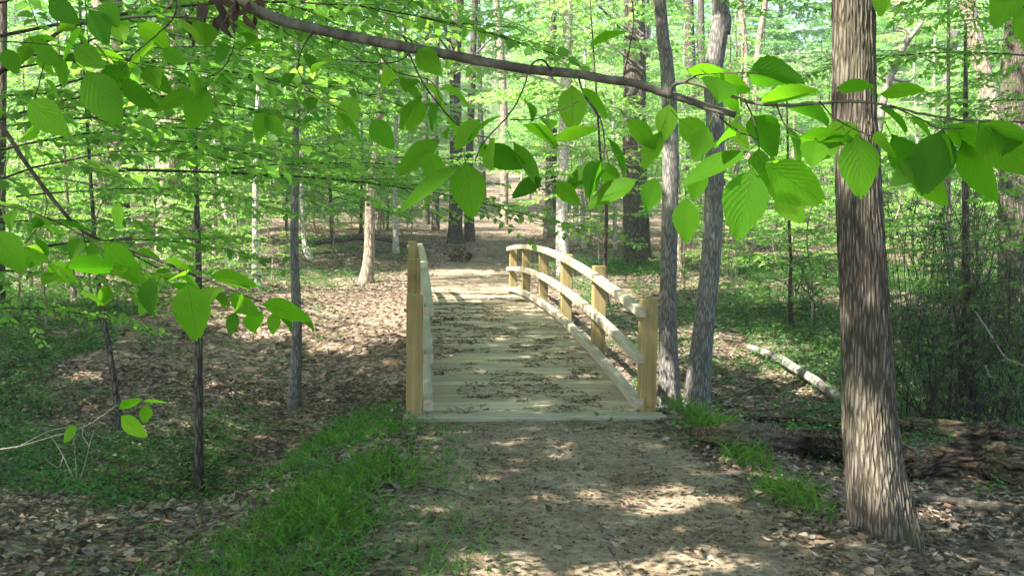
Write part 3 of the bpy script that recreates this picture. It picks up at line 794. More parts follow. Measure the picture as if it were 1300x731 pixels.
for (px, py, d, r) in [(1085, 545, md_ - .2, .19), (1115, 575, md_ - .2, .16), (1095, 515, md_ - .2, .13), (1065, -20, md_ - .2, .3), (1065, 30, md_ - .2, .26), (1070, 75, md_ - .2, .22), (1070, 125, md_ - .2, .2), (1070, 170, md_ - .2, .17), (1085, 440, md_, .06), (1060, 335, md_, .04), (1090, 240, md_, .1),
                       (905, 50, 12.2, .3), (895, 350, 12.2, .12), (715, 300, 24, 1.6), (217, 200, 26, 2.5), (465, 340, 22, 1.0),
                       (868, 280, 1.45, .09), (1010, 235, 1.4, .10), (62, 150, 1.5, .05), (600, 235, 1.4, .045), (540, 238, 1.4, .06), (920, 95, 1.42, .09), (1215, 175, 1.4, .05), (780, 240, 1.5, .05), (822, 245, 1.45, .04), (1180, 200, 1.4, .04),
                       (940, 270, 1.4, .04), (1030, 130, 1.5, .05), (440, 60, 1.7, .05), (640, 85, 1.7, .04), (88, 548, 2.2, .04), (170, 520, 2.2, .05), (800, 110, 1.6, .03), (20, 330, 1.7, .06), (230, 145, 1.8, .03), (150, 245, 1.6, .04),
                       (780, 360, 10.5, .16), (700, 330, 15, .7), (660, 320, 19, .9), (620, 380, 18.5, .9), (740, 340, 12.5, .25), (800, 375, 9.3, .10), (826, 455, 8.4, .07), (600, 400, 16.5, .35), (720, 400, 14, .2), (640, 440, 12, .12), (590, 470, 11, .1)]:
    shafts.append((P(px, py, d), r if d > 2.5 else r * 1.7))
for k, t in enumerate(np.linspace(8.5, 20, 22)):
    for xr in ((.16, 1.94) if t > 16 else (1.94,)): shafts.append((np.array([xr, t, zrail(t) - .1]), .48 if t > 11.5 else (.3 if t > 9.5 else .13)))
SP = np.array([s[0] for s in shafts]); SR = np.array([s[1] for s in shafts])


def in_shaft(p):
    keep = np.ones(len(p), bool)
    for c, r in zip(SP, SR):
        w = p - c; t = w @ S
        dist = np.linalg.norm(w - t[:, None] * S, axis=1)
        keep &= ~((t > .6) & (dist < r * (.75 + .5 * vnoise(p[:, 0] * 4, p[:, 1] * 4))))
    return keep


rng = np.random.default_rng(21)
def ground_shadow_density(q):
    """how closed the canopy is above each place, along the sun's rays"""
    x, y = q[:, 0], q[:, 1]
    n = fbm(x * .9 + 60, y * .9 + 20, 3); n2 = fbm(x * .25 + 7, y * .25, 3)
    far = sm(16.2, 17.9, y + .25 * x * (x < 0)) * (x < 1.2) + (.75 * sm(13, 16, y) + .25 * sm(18.5, 21, y)) * (x >= 1.2)
    thr = .115 + .10 * sm(3.5, 6.5, x) * sm(7.5, 9.5, y)
    thr = thr * (1 - far) + far * (.62 + .34 * sm(-7, -4, x) * sm(4, 1, x) * sm(25, 22, y))
    belt = sm(24.3, 25.5, y) * sm(7, 4, np.abs(x - path_x(y))); thr = thr * (1 - belt) + .30 * belt
    return ((n * .6 + n2 * .4) > thr)


HOST = [('oak_tree', 'unseen canopy oak added for shade on the left', (-9, 1.5)), ('oak_tree', 'unseen canopy oak added for shade behind the camera', (-3.5, -6)),
        ('shade_tulip_tree', 'unseen straight canopy tree added for shade beyond the left gully bank', (-13, 9)), ('shade_tulip_tree', 'unseen canopy tree added for shade far on the left', (-19, 1)),
        ('shade_hickory_tree', 'unseen canopy hickory added for shade above the gully', (-10.5, 15.5)), ('shade_hickory_tree', 'unseen canopy hickory added for shade behind the camera by the path', (3.6, -3.5)), ('shade_tulip_tree', 'unseen canopy tree added for shade furthest left', (-20, 13))]  # unseen trees added to carry the shading canopy
roots = []
for k, (nme, lab, (x, y)) in enumerate(HOST):
    b = np.array([x, y, Ht(x, y)]); root = empty(nme, b, lab, 'tree')
    tb, q = trunk_mesh(np.array([(0, 0, -.3), (.1, 0, 4), (.2, .2, 9), (.1, .3, 15)]), [.26, .22, .16, .05], 20, M['oak_bark'], .01, k, .2)
    tb.build('trunk', M['oak_bark'], root, True); roots.append((root, b))
for root, tp in TALL: roots.append((root, np.array(root.location)))
# leafy twig clusters of the added shading canopy
NC = 32000
cx = rng.uniform(-23, 9, NC); cy = rng.uniform(-9, 34, NC); cz = 8.2 + 5.5 * rng.random(NC)
c = np.stack([cx, cy, cz], -1)
q0 = c - S * (c[:, 2] / S[2])[:, None]
ok = (q0[:, 0] > -11) & (q0[:, 0] < 15) & (q0[:, 1] > -1.5) & (q0[:, 1] < 42)
c = c[ok & ground_shadow_density(q0)]  # clusters kept only where their shadow is wanted
K = 15
lp = (c[:, None] + rng.normal(0, 1, (len(c), K, 3)) * np.array([.42, .42, .12])).reshape(-1, 3)
lp = lp[in_shaft(lp)]  # leaves dropped along the sun's rays to leave lit patches
RB = np.array([r[1][:2] for r in roots])
own = np.argmin(np.linalg.norm(lp[:, None, :2] - RB[None], axis=2), axis=1)
for k, (root, b) in enumerate(roots):
    p = lp[own == k]; p = p[np.linalg.norm(p[:, :2] - RB[k], axis=1) < 9.5]
    if len(p) < 30: continue
    p = p - np.array(root.location); n = len(p)
    mbc = MB(); ln = rng.uniform(.14, .22, n)
    leaves(mbc, p, rng.normal(0, 1, (n, 3)) * np.array([1, 1, .3]), rng.normal(0, .35, (n, 3)) + np.array([0, 0, 1.]), ln, ln * .75)
    mbc.build('crown', M['leaf_mid'], root)
    pn = p[np.linalg.norm(p[:, :2], axis=1) < 5]
    if len(pn) < 12: continue
    w = MB(); pick = pn[rng.choice(len(pn), 12, False)]
    for e in pick:
        z = max(5.5, e[2] - .35 * np.linalg.norm(e[:2]))
        s0 = np.array([0, 0, z * .85]); tube(w, curve([s0, s0 * .5 + e * .5 + np.array([0, 0, .4]), e], 8), np.linspace(.04, .008, 8), 5, False)
    w.build('limbs', M['grey_bark'], root, True)

# ------------------------------------------------------------------ foreground beech boughs
def to3(pl): return np.array([P(a, b, c) for a, b, c in pl])


HL = dict(nt=17, na=3, serr=.10, pleat=.002)


def twig_leaves(acc, pts, leaf, rng, spacing=.045, t0=.1, hang=.45, skip=.12):
    """leaves two-ranked along a twig"""
    pts = np.asarray(pts); seg = np.linalg.norm(np.diff(pts, axis=0), axis=1); L = np.concatenate([[0], np.cumsum(seg)])
    s = L[-1] * t0; k = 0; stems = []
    while s < L[-1]:
        i = min(len(pts) - 2, int(np.searchsorted(L, s) - 1)); i = max(i, 0); f = (s - L[i]) / seg[i]
        p = pts[i] * (1 - f) + pts[i + 1] * f; t = unit(pts[i + 1] - pts[i])
        sd = unit(np.cross(t, [0, 0, 1.])) * (1 if k % 2 else -1)
        d = unit(t * rng.uniform(.3, .8) + sd * rng.uniform(.5, 1.) + np.array([0, 0, -1.]) * rng.uniform(.0, 2 * hang) + rng.normal(0, .15, 3))
        nrm = unit(np.array([0, 0, 1.]) * .9 + rng.normal(0, .45, 3) + d * .2)
        if rng.random() > skip:
            st = p + d * .008 + np.array([0, 0, -.002]); stems.append((p, st))
            acc.append((st, d, nrm, leaf * rng.uniform(.55, 1.15), rng.uniform(.54, .70), rng.uniform(.02, .26), rng.uniform(-.05, .42)))
        s += spacing * rng.uniform(.7, 1.3); k += 1
    return stems


def build_leaves(acc, name, parent, mat='beech_leaf', hero=True, pet=None):
    A = lambda j: np.array([x[j] for x in acc])
    mb = MB(); ln = A(3)
    kw = HL if hero else dict(nt=6, na=1, serr=0, pleat=0)
    leaves(mb, A(0) - np.array(parent.location), A(1), A(2), ln, ln * A(4), fold=A(5), droop=A(6), **kw)
    if pet is not None and pet.n:
        for v, f in zip([np.concatenate(pet.v)], [np.concatenate(pet.f)]): mb.add(v, f, np.tile([.3, .3], (len(v), 1)))
    return mb.build(name, M[mat], parent, True)


def hero_leaf(bx, by, tx, ty, w, d, dd=0., flip=1, ratio=.62, droop=.08, fold=.06):
    a = P(bx, by, d); b = P(tx, ty, d + dd); v = b - a; L = np.linalg.norm(v); Lp = math.hypot(tx - bx, ty - by)
    toc = unit(CAM - a); v1 = unit(v); toc = unit(toc - v1 * (toc @ v1)); sd = np.cross(v1, toc)
    cs = min(1, w / (ratio * L / d * 1280)); ph = math.acos(cs) * flip
    n = toc * math.cos(ph) + sd * math.sin(ph)
    if n[2] < 0 and abs(n[2]) > .5: n = -n
    return (a, v1, n, L, ratio, fold, droop)


def bough(name, label, polys, leafsize, hero, seed, mat='branch', dark=False, group=None, spacing=.045, petmat='twig'):
    """polys: (points [(px,py,depth)], r0 mm, r1 mm, kind, leafy from, hang)"""
    rg = np.random.default_rng(seed)
    p0 = to3(polys[0][0])[0]
    root = empty(name, p0, label, 'branch', group)
    acc = list(hero); pet = MB()
    for j, (pl, r0, r1, kind, t0, hang) in enumerate(polys):
        w = curve(to3(pl), max(10, len(pl) * 8), 0.0006, seed * 10 + j)
        mb = MB(); n = len(w); rad = np.linspace(r0, r1, n) * .001
        rad = rad * (1 + .03 * np.sin(np.arange(n) * 1.3) + .03 * rg.normal(0, 1, n).clip(-1, 1))
        tube(mb, w - p0, rad, 10 if r0 > 3 else 6, True, .10 if r0 > 3 else 0, j)
        mb.build('bough' if kind == 'bough' else 'twig', M['dark_bough' if dark else 'branch'] if kind == 'bough' else (M['pale_twig'] if kind == 'pale' else M['twig']), root, True)
        if t0 is not None:
            for a, b in twig_leaves(acc, w, leafsize, rg, spacing, t0, hang): tube(pet, [a - p0, b - p0], [.0008, .0006], 4, False)
    for h in hero:
        a = h[0]; tube(pet, [a - p0 - h[1] * .012 + np.array([0, 0, .004]), a - p0], [.0008, .0007], 4, False)
    build_leaves(acc, 'leaves', root, pet=pet)
    return root


H = hero_leaf
# the long bough across the top
bough('beech_bough', 'long bare grey bough slanting down across the top, broken at its end', [
    ([(262, -40, 1.9), (300, -4, 1.85), (345, 22, 1.8), (400, 38, 1.76), (520, 62, 1.7), (640, 84, 1.62), (740, 97, 1.56), (800, 108, 1.52), (860, 126, 1.5), (933, 146, 1.46)], 11.5, 5.2, 'bough', None, 0),
    ([(518, 64, 1.7), (524, 78, 1.66), (540, 108, 1.6), (572, 148, 1.55), (600, 168, 1.52), (634, 177, 1.5)], 1.6, .8, 'twig', .35, .5),
    ([(702, 92, 1.58), (688, 76, 1.55), (672, 84, 1.5), (665, 108, 1.47), (648, 140, 1.44), (618, 172, 1.42), (597, 205, 1.40)], 1.6, .8, 'twig', .55, .5),
    ([(734, 98, 1.56), (742, 122, 1.53), (760, 150, 1.5), (766, 178, 1.48), (765, 202, 1.46)], 1.7, .8, 'twig', .7, .6),
    ([(648, 152, 1.44), (680, 152, 1.42), (712, 140, 1.4), (735, 130, 1.4)], 1.0, .6, 'twig', .1, .5),
    ([(905, 138, 1.48), (925, 160, 1.45), (945, 172, 1.42), (962, 178, 1.40)], 1.4, .7, 'twig', .2, .5),
    ([(520, 60, 1.7), (512, 46, 1.7), (526, 58, 1.66), (508, 78, 1.64), (470, 80, 1.62), (430, 76, 1.6)], 1.5, .7, 'twig', .3, .5),
    ([(400, 38, 1.76), (385, 60, 1.7), (378, 90, 1.66), (400, 120, 1.62), (440, 140, 1.6)], 1.4, .7, 'twig', .3, .5),
    ([(470, 52, 1.72), (500, 90, 1.65), (545, 105, 1.6), (560, 130, 1.55)], 1.3, .7, 'twig', .4, .5),
    ([(790, 105, 1.52), (800, 60, 1.55), (806, 20, 1.6), (800, -20, 1.65)], 1.2, .8, 'twig', .5, .5)],
    .066, [H(590, 203, 600, 279, 54, 1.42), H(588, 208, 501, 267, 22, 1.42, flip=1), H(726, 106, 727, 169, 40, 1.56), H(832, 224, 821, 269, 31, 1.46), H(812, 226, 742, 262, 27, 1.46),
           H(612, 186, 667, 214, 34, 1.44), H(650, 178, 690, 240, 20, 1.45, flip=-1), H(533, 122, 519, 168, 38, 1.6), H(560, 176, 500, 222, 30, 1.55), H(700, 180, 760, 160, 18, 1.5), H(690, 225, 648, 250, 22, 1.45),
           H(705, 228, 735, 262, 24, 1.45), H(775, 205, 712, 240, 28, 1.48), H(470, 150, 500, 190, 30, 1.6), H(452, 120, 430, 168, 30, 1.62), H(735, 110, 775, 150, 16, 1.52), H(540, 190, 560, 235, 30, 1.5),
           H(610, 150, 575, 190, 26, 1.5), H(840, 165, 815, 215, 26, 1.5), H(850, 130, 842, 180, 30, 1.5), H(795, 150, 835, 190, 26, 1.5), H(760, 205, 790, 240, 24, 1.5)], 3, spacing=.05)
bough('beech_bough', 'leafy shoot reaching right past the big furrowed tree', [
    ([(850, 122, 1.5), (856, 108, 1.49), (872, 104, 1.47), (905, 112, 1.45), (945, 126, 1.42), (985, 132, 1.4), (1040, 129, 1.38), (1085, 126, 1.36), (1130, 134, 1.33), (1200, 148, 1.28), (1250, 150, 1.24), (1320, 150, 1.2)], 3.2, 1.2, 'bough', .16, .25),
    ([(945, 126, 1.42), (955, 148, 1.41), (962, 170, 1.4), (965, 195, 1.4)], 1.3, .8, 'twig', .2, .6),
    ([(1040, 129, 1.38), (1060, 150, 1.37), (1090, 168, 1.36), (1120, 180, 1.35)], 1.2, .7, 'twig', .2, .6),
    ([(870, 104, 1.47), (890, 95, 1.42), (930, 92, 1.38), (960, 96, 1.35)], 1.2, .7, 'twig', .2, .2),
    ([(1130, 134, 1.33), (1165, 150, 1.3), (1195, 165, 1.28), (1230, 165, 1.26)], 1.2, .7, 'twig', .2, .6),
    ([(985, 132, 1.4), (1000, 160, 1.38), (1040, 170, 1.36), (1075, 150, 1.34)], 1.1, .7, 'twig', .2, .5)],
    .068, [H(870, 250, 872, 309, 50, 1.45), H(955, 210, 935, 306, 62, 1.38), H(968, 204, 1047, 262, 60, 1.38, ratio=.66), H(952, 190, 862, 232, 26, 1.4, flip=1), H(1088, 168, 1093, 253, 68, 1.34),
           H(1198, 162, 1170, 248, 72, 1.28), H(1200, 158, 1262, 196, 34, 1.28), H(1240, 152, 1310, 222, 80, 1.2), H(868, 88, 935, 98, 20, 1.42), H(900, 96, 955, 116, 26, 1.4), H(1130, 168, 1185, 245, 44, 1.32),
           H(1160, 205, 1200, 265, 36, 1.32), H(1220, 175, 1262, 262, 40, 1.28), H(1010, 175, 1080, 178, 28, 1.36), H(1070, 175, 1020, 205, 30, 1.36), H(960, 128, 1040, 112, 22, 1.38), H(1060, 112, 1110, 108, 18, 1.36),
           H(1115, 120, 1175, 112, 20, 1.34), H(890, 210, 880, 255, 36, 1.44), H(985, 240, 1020, 285, 34, 1.4), H(860, 150, 905, 185, 34, 1.46), H(900, 160, 880, 205, 40, 1.45), H(1120, -15, 1118, 22, 50, 1.3),
           H(1290, -25, 1262, 36, 44, 1.2), H(1300, 5, 1305, 60, 50, 1.2), H(1180, 200, 1130, 235, 34, 1.3), H(1000, 195, 960, 240, 30, 1.4), H(1275, 150, 1245, 195, 50, 1.22)], 4, spacing=.047)
# boughs on the left
bough('beech_bough', 'dark bough slanting down from the left edge, leafy at its low end', [
    ([(-40, 120, 2.0), (0, 158, 1.95), (32, 205, 1.9), (72, 258, 1.85), (104, 292, 1.8), (150, 312, 1.74), (205, 330, 1.66), (262, 352, 1.6), (330, 380, 1.55)], 5.0, 1.2, 'bough', .5, .3),
    ([(-30, 255, 1.85), (30, 266, 1.8), (90, 290, 1.72), (160, 330, 1.62), (215, 355, 1.56)], 1.6, .8, 'twig', .0, .4),
    ([(104, 292, 1.8), (118, 340, 1.75), (150, 365, 1.7), (185, 385, 1.66)], 1.3, .7, 'twig', .2, .5),
    ([(40, 215, 1.88), (60, 260, 1.9), (40, 300, 1.95), (10, 330, 2.0)], 1.2, .7, 'twig', .2, .4),
    ([(150, 312, 1.74), (200, 340, 1.9), (260, 365, 2.0), (330, 392, 2.1), (385, 402, 2.15)], 1.4, .7, 'twig', .2, .4),
    ([(-20, 290, 1.7), (20, 310, 1.65), (70, 340, 1.6), (95, 375, 1.58)], 1.2, .7, 'twig', .1, .5)],
    .062, [H(238, 355, 250, 434, 52, 1.5), H(130, 305, 182, 362, 36, 1.6), H(150, 255, 150, 292, 16, 1.6), H(20, 325, 62, 330, 26, 1.6), H(-10, 290, 30, 345, 50, 1.55), H(80, 340, 160, 335, 26, 1.6),
           H(200, 360, 175, 400, 24, 1.6), H(330, 385, 398, 404, 26, 1.9), H(290, 372, 330, 402, 24, 1.9), H(265, 350, 330, 360, 22, 1.75), H(300, 395, 290, 425, 18, 1.9), H(350, 395, 345, 425, 18, 2.0)], 5, spacing=.036, dark=True)
bough('beech_bough', 'thin dark bough rising from the left edge near the top', [
    ([(-40, 130, 1.9), (0, 92, 1.86), (40, 66, 1.82), (85, 36, 1.78), (130, 28, 1.74), (180, 24, 1.72), (225, 26, 1.7), (290, 28, 1.68)], 5.0, 1.0, 'bough', .3, .3),
    ([(-20, 52, 1.8), (50, 56, 1.74), (110, 66, 1.68), (160, 78, 1.62), (210, 88, 1.58), (270, 95, 1.56)], 1.2, .7, 'twig', .0, .5),
    ([(225, -20, 1.65), (222, 20, 1.62), (200, 45, 1.6), (168, 75, 1.56), (155, 95, 1.55)], 1.5, .7, 'twig', .3, .5),
    ([(107, -20, 1.6), (108, 25, 1.58), (108, 60, 1.56)], 1.2, .7, 'twig', .3, .5),
    ([(262, 100, 1.62), (285, 85, 1.64), (296, 60, 1.66), (294, 30, 1.7)], 1.2, .7, 'twig', .2, .5),
    ([(60, 58, 1.74), (52, 100, 1.7), (45, 130, 1.65), (60, 170, 1.62)], 1.1, .7, 'twig', .3, .5)],
    .066, [H(34, 125, 86, 172, 42, 1.5), H(108, 88, 152, 160, 52, 1.5), H(92, 58, 132, 86, 44, 1.55), H(262, 108, 240, 166, 44, 1.55), H(205, 62, 235, 82, 22, 1.6), H(150, 100, 200, 140, 26, 1.5), H(340, 140, 325, 178, 34, 1.6),
           H(335, 146, 360, 172, 26, 1.6), H(45, 58, 75, 84, 24, 1.6), H(250, 118, 190, 138, 22, 1.6), H(60, 0, 100, 30, 40, 1.5), H(0, 130, -20, 160, 40, 1.6), H(5, 60, 22, 95, 26, 1.6), H(130, 0, 150, 35, 36, 1.6)], 6, spacing=.04, dark=True)
bough('beech_twig', 'thin pale twig with a few bright leaves low at the left edge', [
    ([(-20, 572, 2.3), (20, 567, 2.28), (60, 556, 2.25), (105, 542, 2.22), (136, 524, 2.2), (152, 515, 2.2)], 1.6, .8, 'pale', None, 0),
    ([(20, 568, 2.28), (60, 548, 2.25), (85, 541, 2.2)], .9, .6, 'pale', None, 0)],
    .05, [H(150, 520, 180, 504, 13, 2.2), H(152, 526, 186, 556, 22, 2.2), H(188, 512, 182, 538, 19, 2.2), H(98, 539, 79, 562, 14, 2.2), H(180, 510, 214, 509, 5, 2.2)], 7, petmat='pale_twig')
# withered leaves hanging from the bough
rg = np.random.default_rng(9)
wr = empty('withered_leaf_cluster', P(300, 10, 1.8), 'clump of curled brown dead leaves hanging from the bare bough', 'dead leaves')
mbw = MB(); st = MB()
for k in range(20):
    px = rg.uniform(236, 334); py = rg.uniform(-25, 22); a = P(px, py, rg.uniform(1.72, 1.85)) - np.array(wr.location)
    d = np.array([rg.normal(0, .35), rg.normal(0, .3), -1.]); L = rg.uniform(.025, .055)
    leaves(mbw, a[None], d[None], rg.normal(0, 1, (1, 3)), np.array([L]), np.array([L * .34]), nt=8, na=2, fold=rg.uniform(.4, 1.2), droop=rg.uniform(-.9, .9))
    tube(st, [a + np.array([rg.normal(0, .01), 0, .02]), a], [.0008, .0008], 4, False)
mbw.build('leaves', M['withered'], wr, True)

# mid-distance leafy limbs reaching in
def limb(px, py, d, ang, L, leaf, seed, label, group, droop=.12, rise=.1):
    rg = np.random.default_rng(seed); p0 = P(px, py, d)
    root = empty('leafy_limb', p0, label, 'branch', group)
    w = MB(); ang += rg.normal(0, .45); rise = rg.uniform(-.15, .45); L *= rg.uniform(.8, 1.15)
    p, dd = spray_leaves(np.zeros(3), ang, L, rise, leaf, rg, w, .002 + .0024 * L, 1.5, .36, droop)
    w.build('limb', M['twig'], root, True)
    n = len(p); ln = leaf * rg.uniform(.7, 1.15, n); mb = MB()
    leaves(mb, p, dd, np.array([0, 0, 1.]) + rg.normal(0, .38, (n, 3)), ln, ln * .6, nt=5, na=1, fold=.1, droop=.2)
    mb.build('leaves', M['leaf_mid'], root, True)


for k, (px, py, d, ang, L) in enumerate([(-60, 60, 4.2, .2, 2.2), (-80, 130, 5, .1, 2.6), (-90, 215, 5.5, .25, 2.6), (-60, 20, 6, 0, 3), (-90, 290, 6.0, .3, 2.0), (60, -40, 5.5, .5, 2.0), (200, -50, 5.5, .3, 2.2), (120, 215, 7, 0., 3.2),
                                         (-100, 340, 6.5, .3, 2.0), (-120, 395, 8, .3, 2.4), (40, 120, 7.5, .2, 2.4), (330, -60, 6.5, .1, 2.6), (90, 60, 8, -.2, 3.0), (290, 215, 8.5, 0., 3.0), (-50, 170, 3.6, .35, 1.3), (-40, 100, 8.5, .1, 3.4), (20, 250, 8.5, .2, 2.6), (-70, 70, 3.4, .2, 1.5), (-60, 250, 3.8, .3, 1.4), (40, -30, 3.6, .6, 1.3), (-80, 180, 4.4, .2, 1.9), (200, -40, 4.4, .3, 1.5), (330, -50, 5, .2, 1.8), (-60, 330, 4.6, .25, 1.5), (110, 180, 6, .1, 2.0), (420, -40, 7, .3, 2.2)]):
    limb(px, py, d, ang, L, .07, 400 + k, 'level leafy beech limb reaching in from the left among others like it', 'leafy beech limbs reaching in from the left')
for k, (px, py, d, ang, L) in enumerate([(1380, 10, 5, math.pi, 1.6), (1380, 80, 7, math.pi - .2, 2.2), (1000, -60, 8, .1, 2.6), (760, -70, 8, .2, 2.2), (600, -70, 9, 0, 2.6), (1400, 160, 9, 3., 2.4), (560, 215, 10, 3.3, 2.4), (500, 200, 12, 0, 2.4), (1180, -40, 9, .2, 2.6), (1400, 240, 10, 3.1, 2.4)]):
    limb(px, py, d, ang, L, .072, 500 + k, 'level leafy limb hanging in from above or the right among others like it', 'leafy limbs hanging in over the bridge and brush')

# ------------------------------------------------------------------ fallen wood, brush, dead shrub
def log(name, label, pts, rad, mat, k=22, rough=.3, seed=0, cat='log', sink=0.):
    q = np.array(pts); p0 = q[0].copy(); root = empty(name, p0, label, cat)
    k = k * 2 if mat == 'rotten' else k
    n = 110; w = curve(q, n) - p0; yaw = math.atan2(w[-1, 1], w[-1, 0]); root.rotation_euler = (0, 0, yaw)
    cy_, sy_ = math.cos(-yaw), math.sin(-yaw); w = np.stack([w[:, 0] * cy_ - w[:, 1] * sy_, w[:, 0] * sy_ + w[:, 1] * cy_, w[:, 2]], -1); th = np.linspace(0, 2 * math.pi, k, endpoint=False)
    mb = MB(); r = np.interp(np.linspace(0, 1, n), np.linspace(0, 1, len(rad)), rad)
    tube(mb, w, r, k, True, rough, seed)
    v = mb.v[0].reshape(n, k, 3)
    s = np.linspace(0, 8, n)[:, None]
    v += ((vnoise(s * 1.2 + seed, np.arange(k)[None] * .9) - .5) * .35 * r[:, None])[..., None] * np.array([0, 0, 1.])
    ctr = w[:, None]; rd = v - ctr; ph = np.arange(k)[None] * 3.3 + seed
    amp = (rough * 1.6 if mat == 'rotten' else .06) * (vnoise(ph * 1.0 + 0 * s, s * .7 + ph) - .5)
    v = ctr + rd * (1 + amp)[..., None]
    mb.v[0] = v.reshape(-1, 3)
    mb.build('log', M[mat], root, True)
    return root, w + p0


def gpt(px, py, up=0.):
    b = gp(px, py); return b + np.array([0, 0, up])


r_, w_ = log('rotten_log', 'thick decayed log lying on leaves from the grass edge to behind the big tree', [gpt(878, 560, .05), gpt(940, 572, .10), gpt(1010, 580, .11), gpt(1085, 592, .11), gpt(1160, 600, .07)], [.05, .10, .12, .12, .08], 'rotten', rough=.5, seed=1)
log('rotten_log', 'long split log behind the thick decayed one, right of the big tree', [gpt(945, 540, .04), gpt(1060, 545, .07), gpt(1150, 556, .10), gpt(1230, 562, .10), gpt(1330, 560, .08)], [.03, .05, .085, .095, .08], 'rotten', rough=.6, seed=2)
log('rotten_log', 'crumbling dark log nearest the right edge with a broken raised end', [gpt(1155, 612, .06), gpt(1200, 606, .12), gpt(1240, 606, .14), gpt(1290, 612, .14), gpt(1360, 622, .12)], [.05, .09, .11, .12, .11], 'rotten', rough=.6, seed=3)
log('broken_stump', 'jagged broken chunk of wood on top of the crumbling log', [gpt(1232, 600, .18), gpt(1250, 594, .27), gpt(1268, 596, .30), gpt(1284, 592, .26)], [.05, .075, .06, .02], 'rotten', rough=.9, seed=4, k=14)
log('bleached_log', 'pale barkless log slanting on the far gully bank', [gpt(950, 450, .10), gpt(985, 466, .12), gpt(1022, 488, .12), gpt(1075, 520, .08)], [.045, .068, .072, .06], 'dead_wood', rough=.3, seed=5)
log('fallen_branch', 'pale weathered branch half buried in leaves by the picture corner', [gpt(1150, 638, .0), gpt(1200, 642, .03), gpt(1250, 650, .03), gpt(1320, 655, .02)], [.015, .03, .032, .03], 'branch', rough=.3, seed=6, k=12)
log('fallen_branch', 'thin crooked branch lying from the leaning ash to the bleached log', [gpt(842, 516, .1), gpt(890, 520, .08), gpt(940, 512, .14), gpt(968, 505, .16), gpt(990, 492, .10)], [.008, .014, .016, .014, .008], 'branch', rough=.2, seed=7, k=8)
log('fallen_tree', 'grey fallen trunk far back in the left woods', [gpt(-20, 338, .3), gpt(60, 332, .4), gpt(140, 330, .3)], [.12, .13, .1], 'dead_wood', rough=.2, seed=8, k=12)
log('fallen_tree', 'thin fallen trunk in the woods behind the tan pole', [gpt(400, 322, .3), gpt(470, 318, .4), gpt(520, 322, .2)], [.08, .09, .06], 'branch', rough=.2, seed=9, k=10)
log('stump', 'small broken brown stump beside the far path', [gpt(584, 332, -.05), gpt(584, 332, .2), gpt(580, 332, .42)], [.22, .17, .08], 'rotten', rough=.8, seed=10, k=16)
# pale dead snag
b = P(1128, 105, 20)
log('dead_snag', 'bleached forked dead branch standing out behind the big tree', [P(1100, 330, 20), P(1112, 190, 20), P(1127, 108, 20), P(1148, 60, 20), P(1172, 28, 20)], [.09, .085, .075, .06, .03], 'dead_wood', rough=.1, seed=11, k=10, cat='dead tree')
sn = bpy.data.objects['dead_snag']
for pl in ([(1142, 72), (1150, 45), (1138, 38)], [(1127, 104), (1112, 95), (1098, 92)], [(1158, 48), (1150, 38), (1138, 34)], [(1130, 100), (1150, 104), (1160, 98)]):
    mb = MB(); q = np.array([np.array(Matrix.Rotation(-sn.rotation_euler[2], 3, 'Z') @ (Vector(P(a, b2, 20)) - sn.location)) for a, b2 in pl]); tube(mb, curve(q, 8), np.linspace(.035, .012, 8), 6); mb.build('limb', M['dead_wood'], sn, True)
# bare little shrub on the left
b = gp(98, 622); sh = empty('bare_shrub', b, 'small leafless shrub with pale forked stems on the dead leaves', 'shrub')
for pl in ([(98, 622), (96, 590), (92, 560)], [(98, 622), (106, 600), (112, 575), (118, 555)], [(98, 622), (88, 600), (78, 580), (68, 565)], [(112, 575), (104, 562), (106, 548)], [(92, 575), (98, 562)], [(82, 588), (76, 600), (60, 590)]):
    dd_ = np.linalg.norm(b - CAM) * .985
    mb = MB(); q = np.array([P(a, c_, dd_) for a, c_ in pl]); q = q - b + (b - P(98, 622, dd_)); tube(mb, curve(q, 10, .002, len(pl)), np.linspace(.007, .003, 10), 6); mb.build('stem', M['pale_twig'], sh, True)

def bush(px, py, d, R_, Hb, ntw, nl, seed, label, mat='leaf_dark', twm='twig', group=None, name='tangled_bush', lsz=.05):
    rg = np.random.default_rng(seed)
    b = P(px, py, d); b[2] = Ht(b[0], b[1]); root = empty(name, b, label, 'bush', group)
    w = MB(); LP, LD = [], []
    for k in range(ntw):
        a0 = rg.uniform(0, 6.28); rr = rg.uniform(0, R_ * .5)
        s0 = np.array([math.cos(a0) * rr, math.sin(a0) * rr, -.05]); e = s0 + np.array([rg.normal(0, R_ * .55), rg.normal(0, R_ * .55), Hb * rg.uniform(.4, 1.1)])
        m = (s0 + e) / 2 + rg.normal(0, .18, 3); q = curve([s0, m, e, e + np.array([rg.normal(0, .3), rg.normal(0, .3), -rg.uniform(0, .4)])], 14, .012, k)
        tube(w, q, np.linspace(rg.uniform(.006, .014), .002, 14), 4, False)
        for j in range(7):
            i = rg.integers(4, 13); d2 = rg.normal(0, 1, 3) * np.array([1, 1, .5]); d2 /= np.linalg.norm(d2); l2 = rg.uniform(.2, .6)
            q2 = np.array([q[i], q[i] + d2 * l2 * .5 + rg.normal(0, .03, 3), q[i] + d2 * l2]); tube(w, q2, [.003, .0022, .0012], 3, False)
            u = rg.random(nl)[:, None]; LP.append(q[i] + d2 * l2 * u); LD.append(rg.normal(0, 1, (nl, 3)))
    w.build('stems', M[twm], root, True)
    p = np.concatenate(LP); dd = np.concatenate(LD); n = len(p); ln = lsz * rg.uniform(.6, 1.3, n); mb = MB()
    leaves(mb, p, dd, rg.normal(0, .6, (n, 3)) + np.array([0, 0, 1.]), ln, ln * .6, fold=.15, droop=.2)
    mb.build('leaves', M[mat], root)


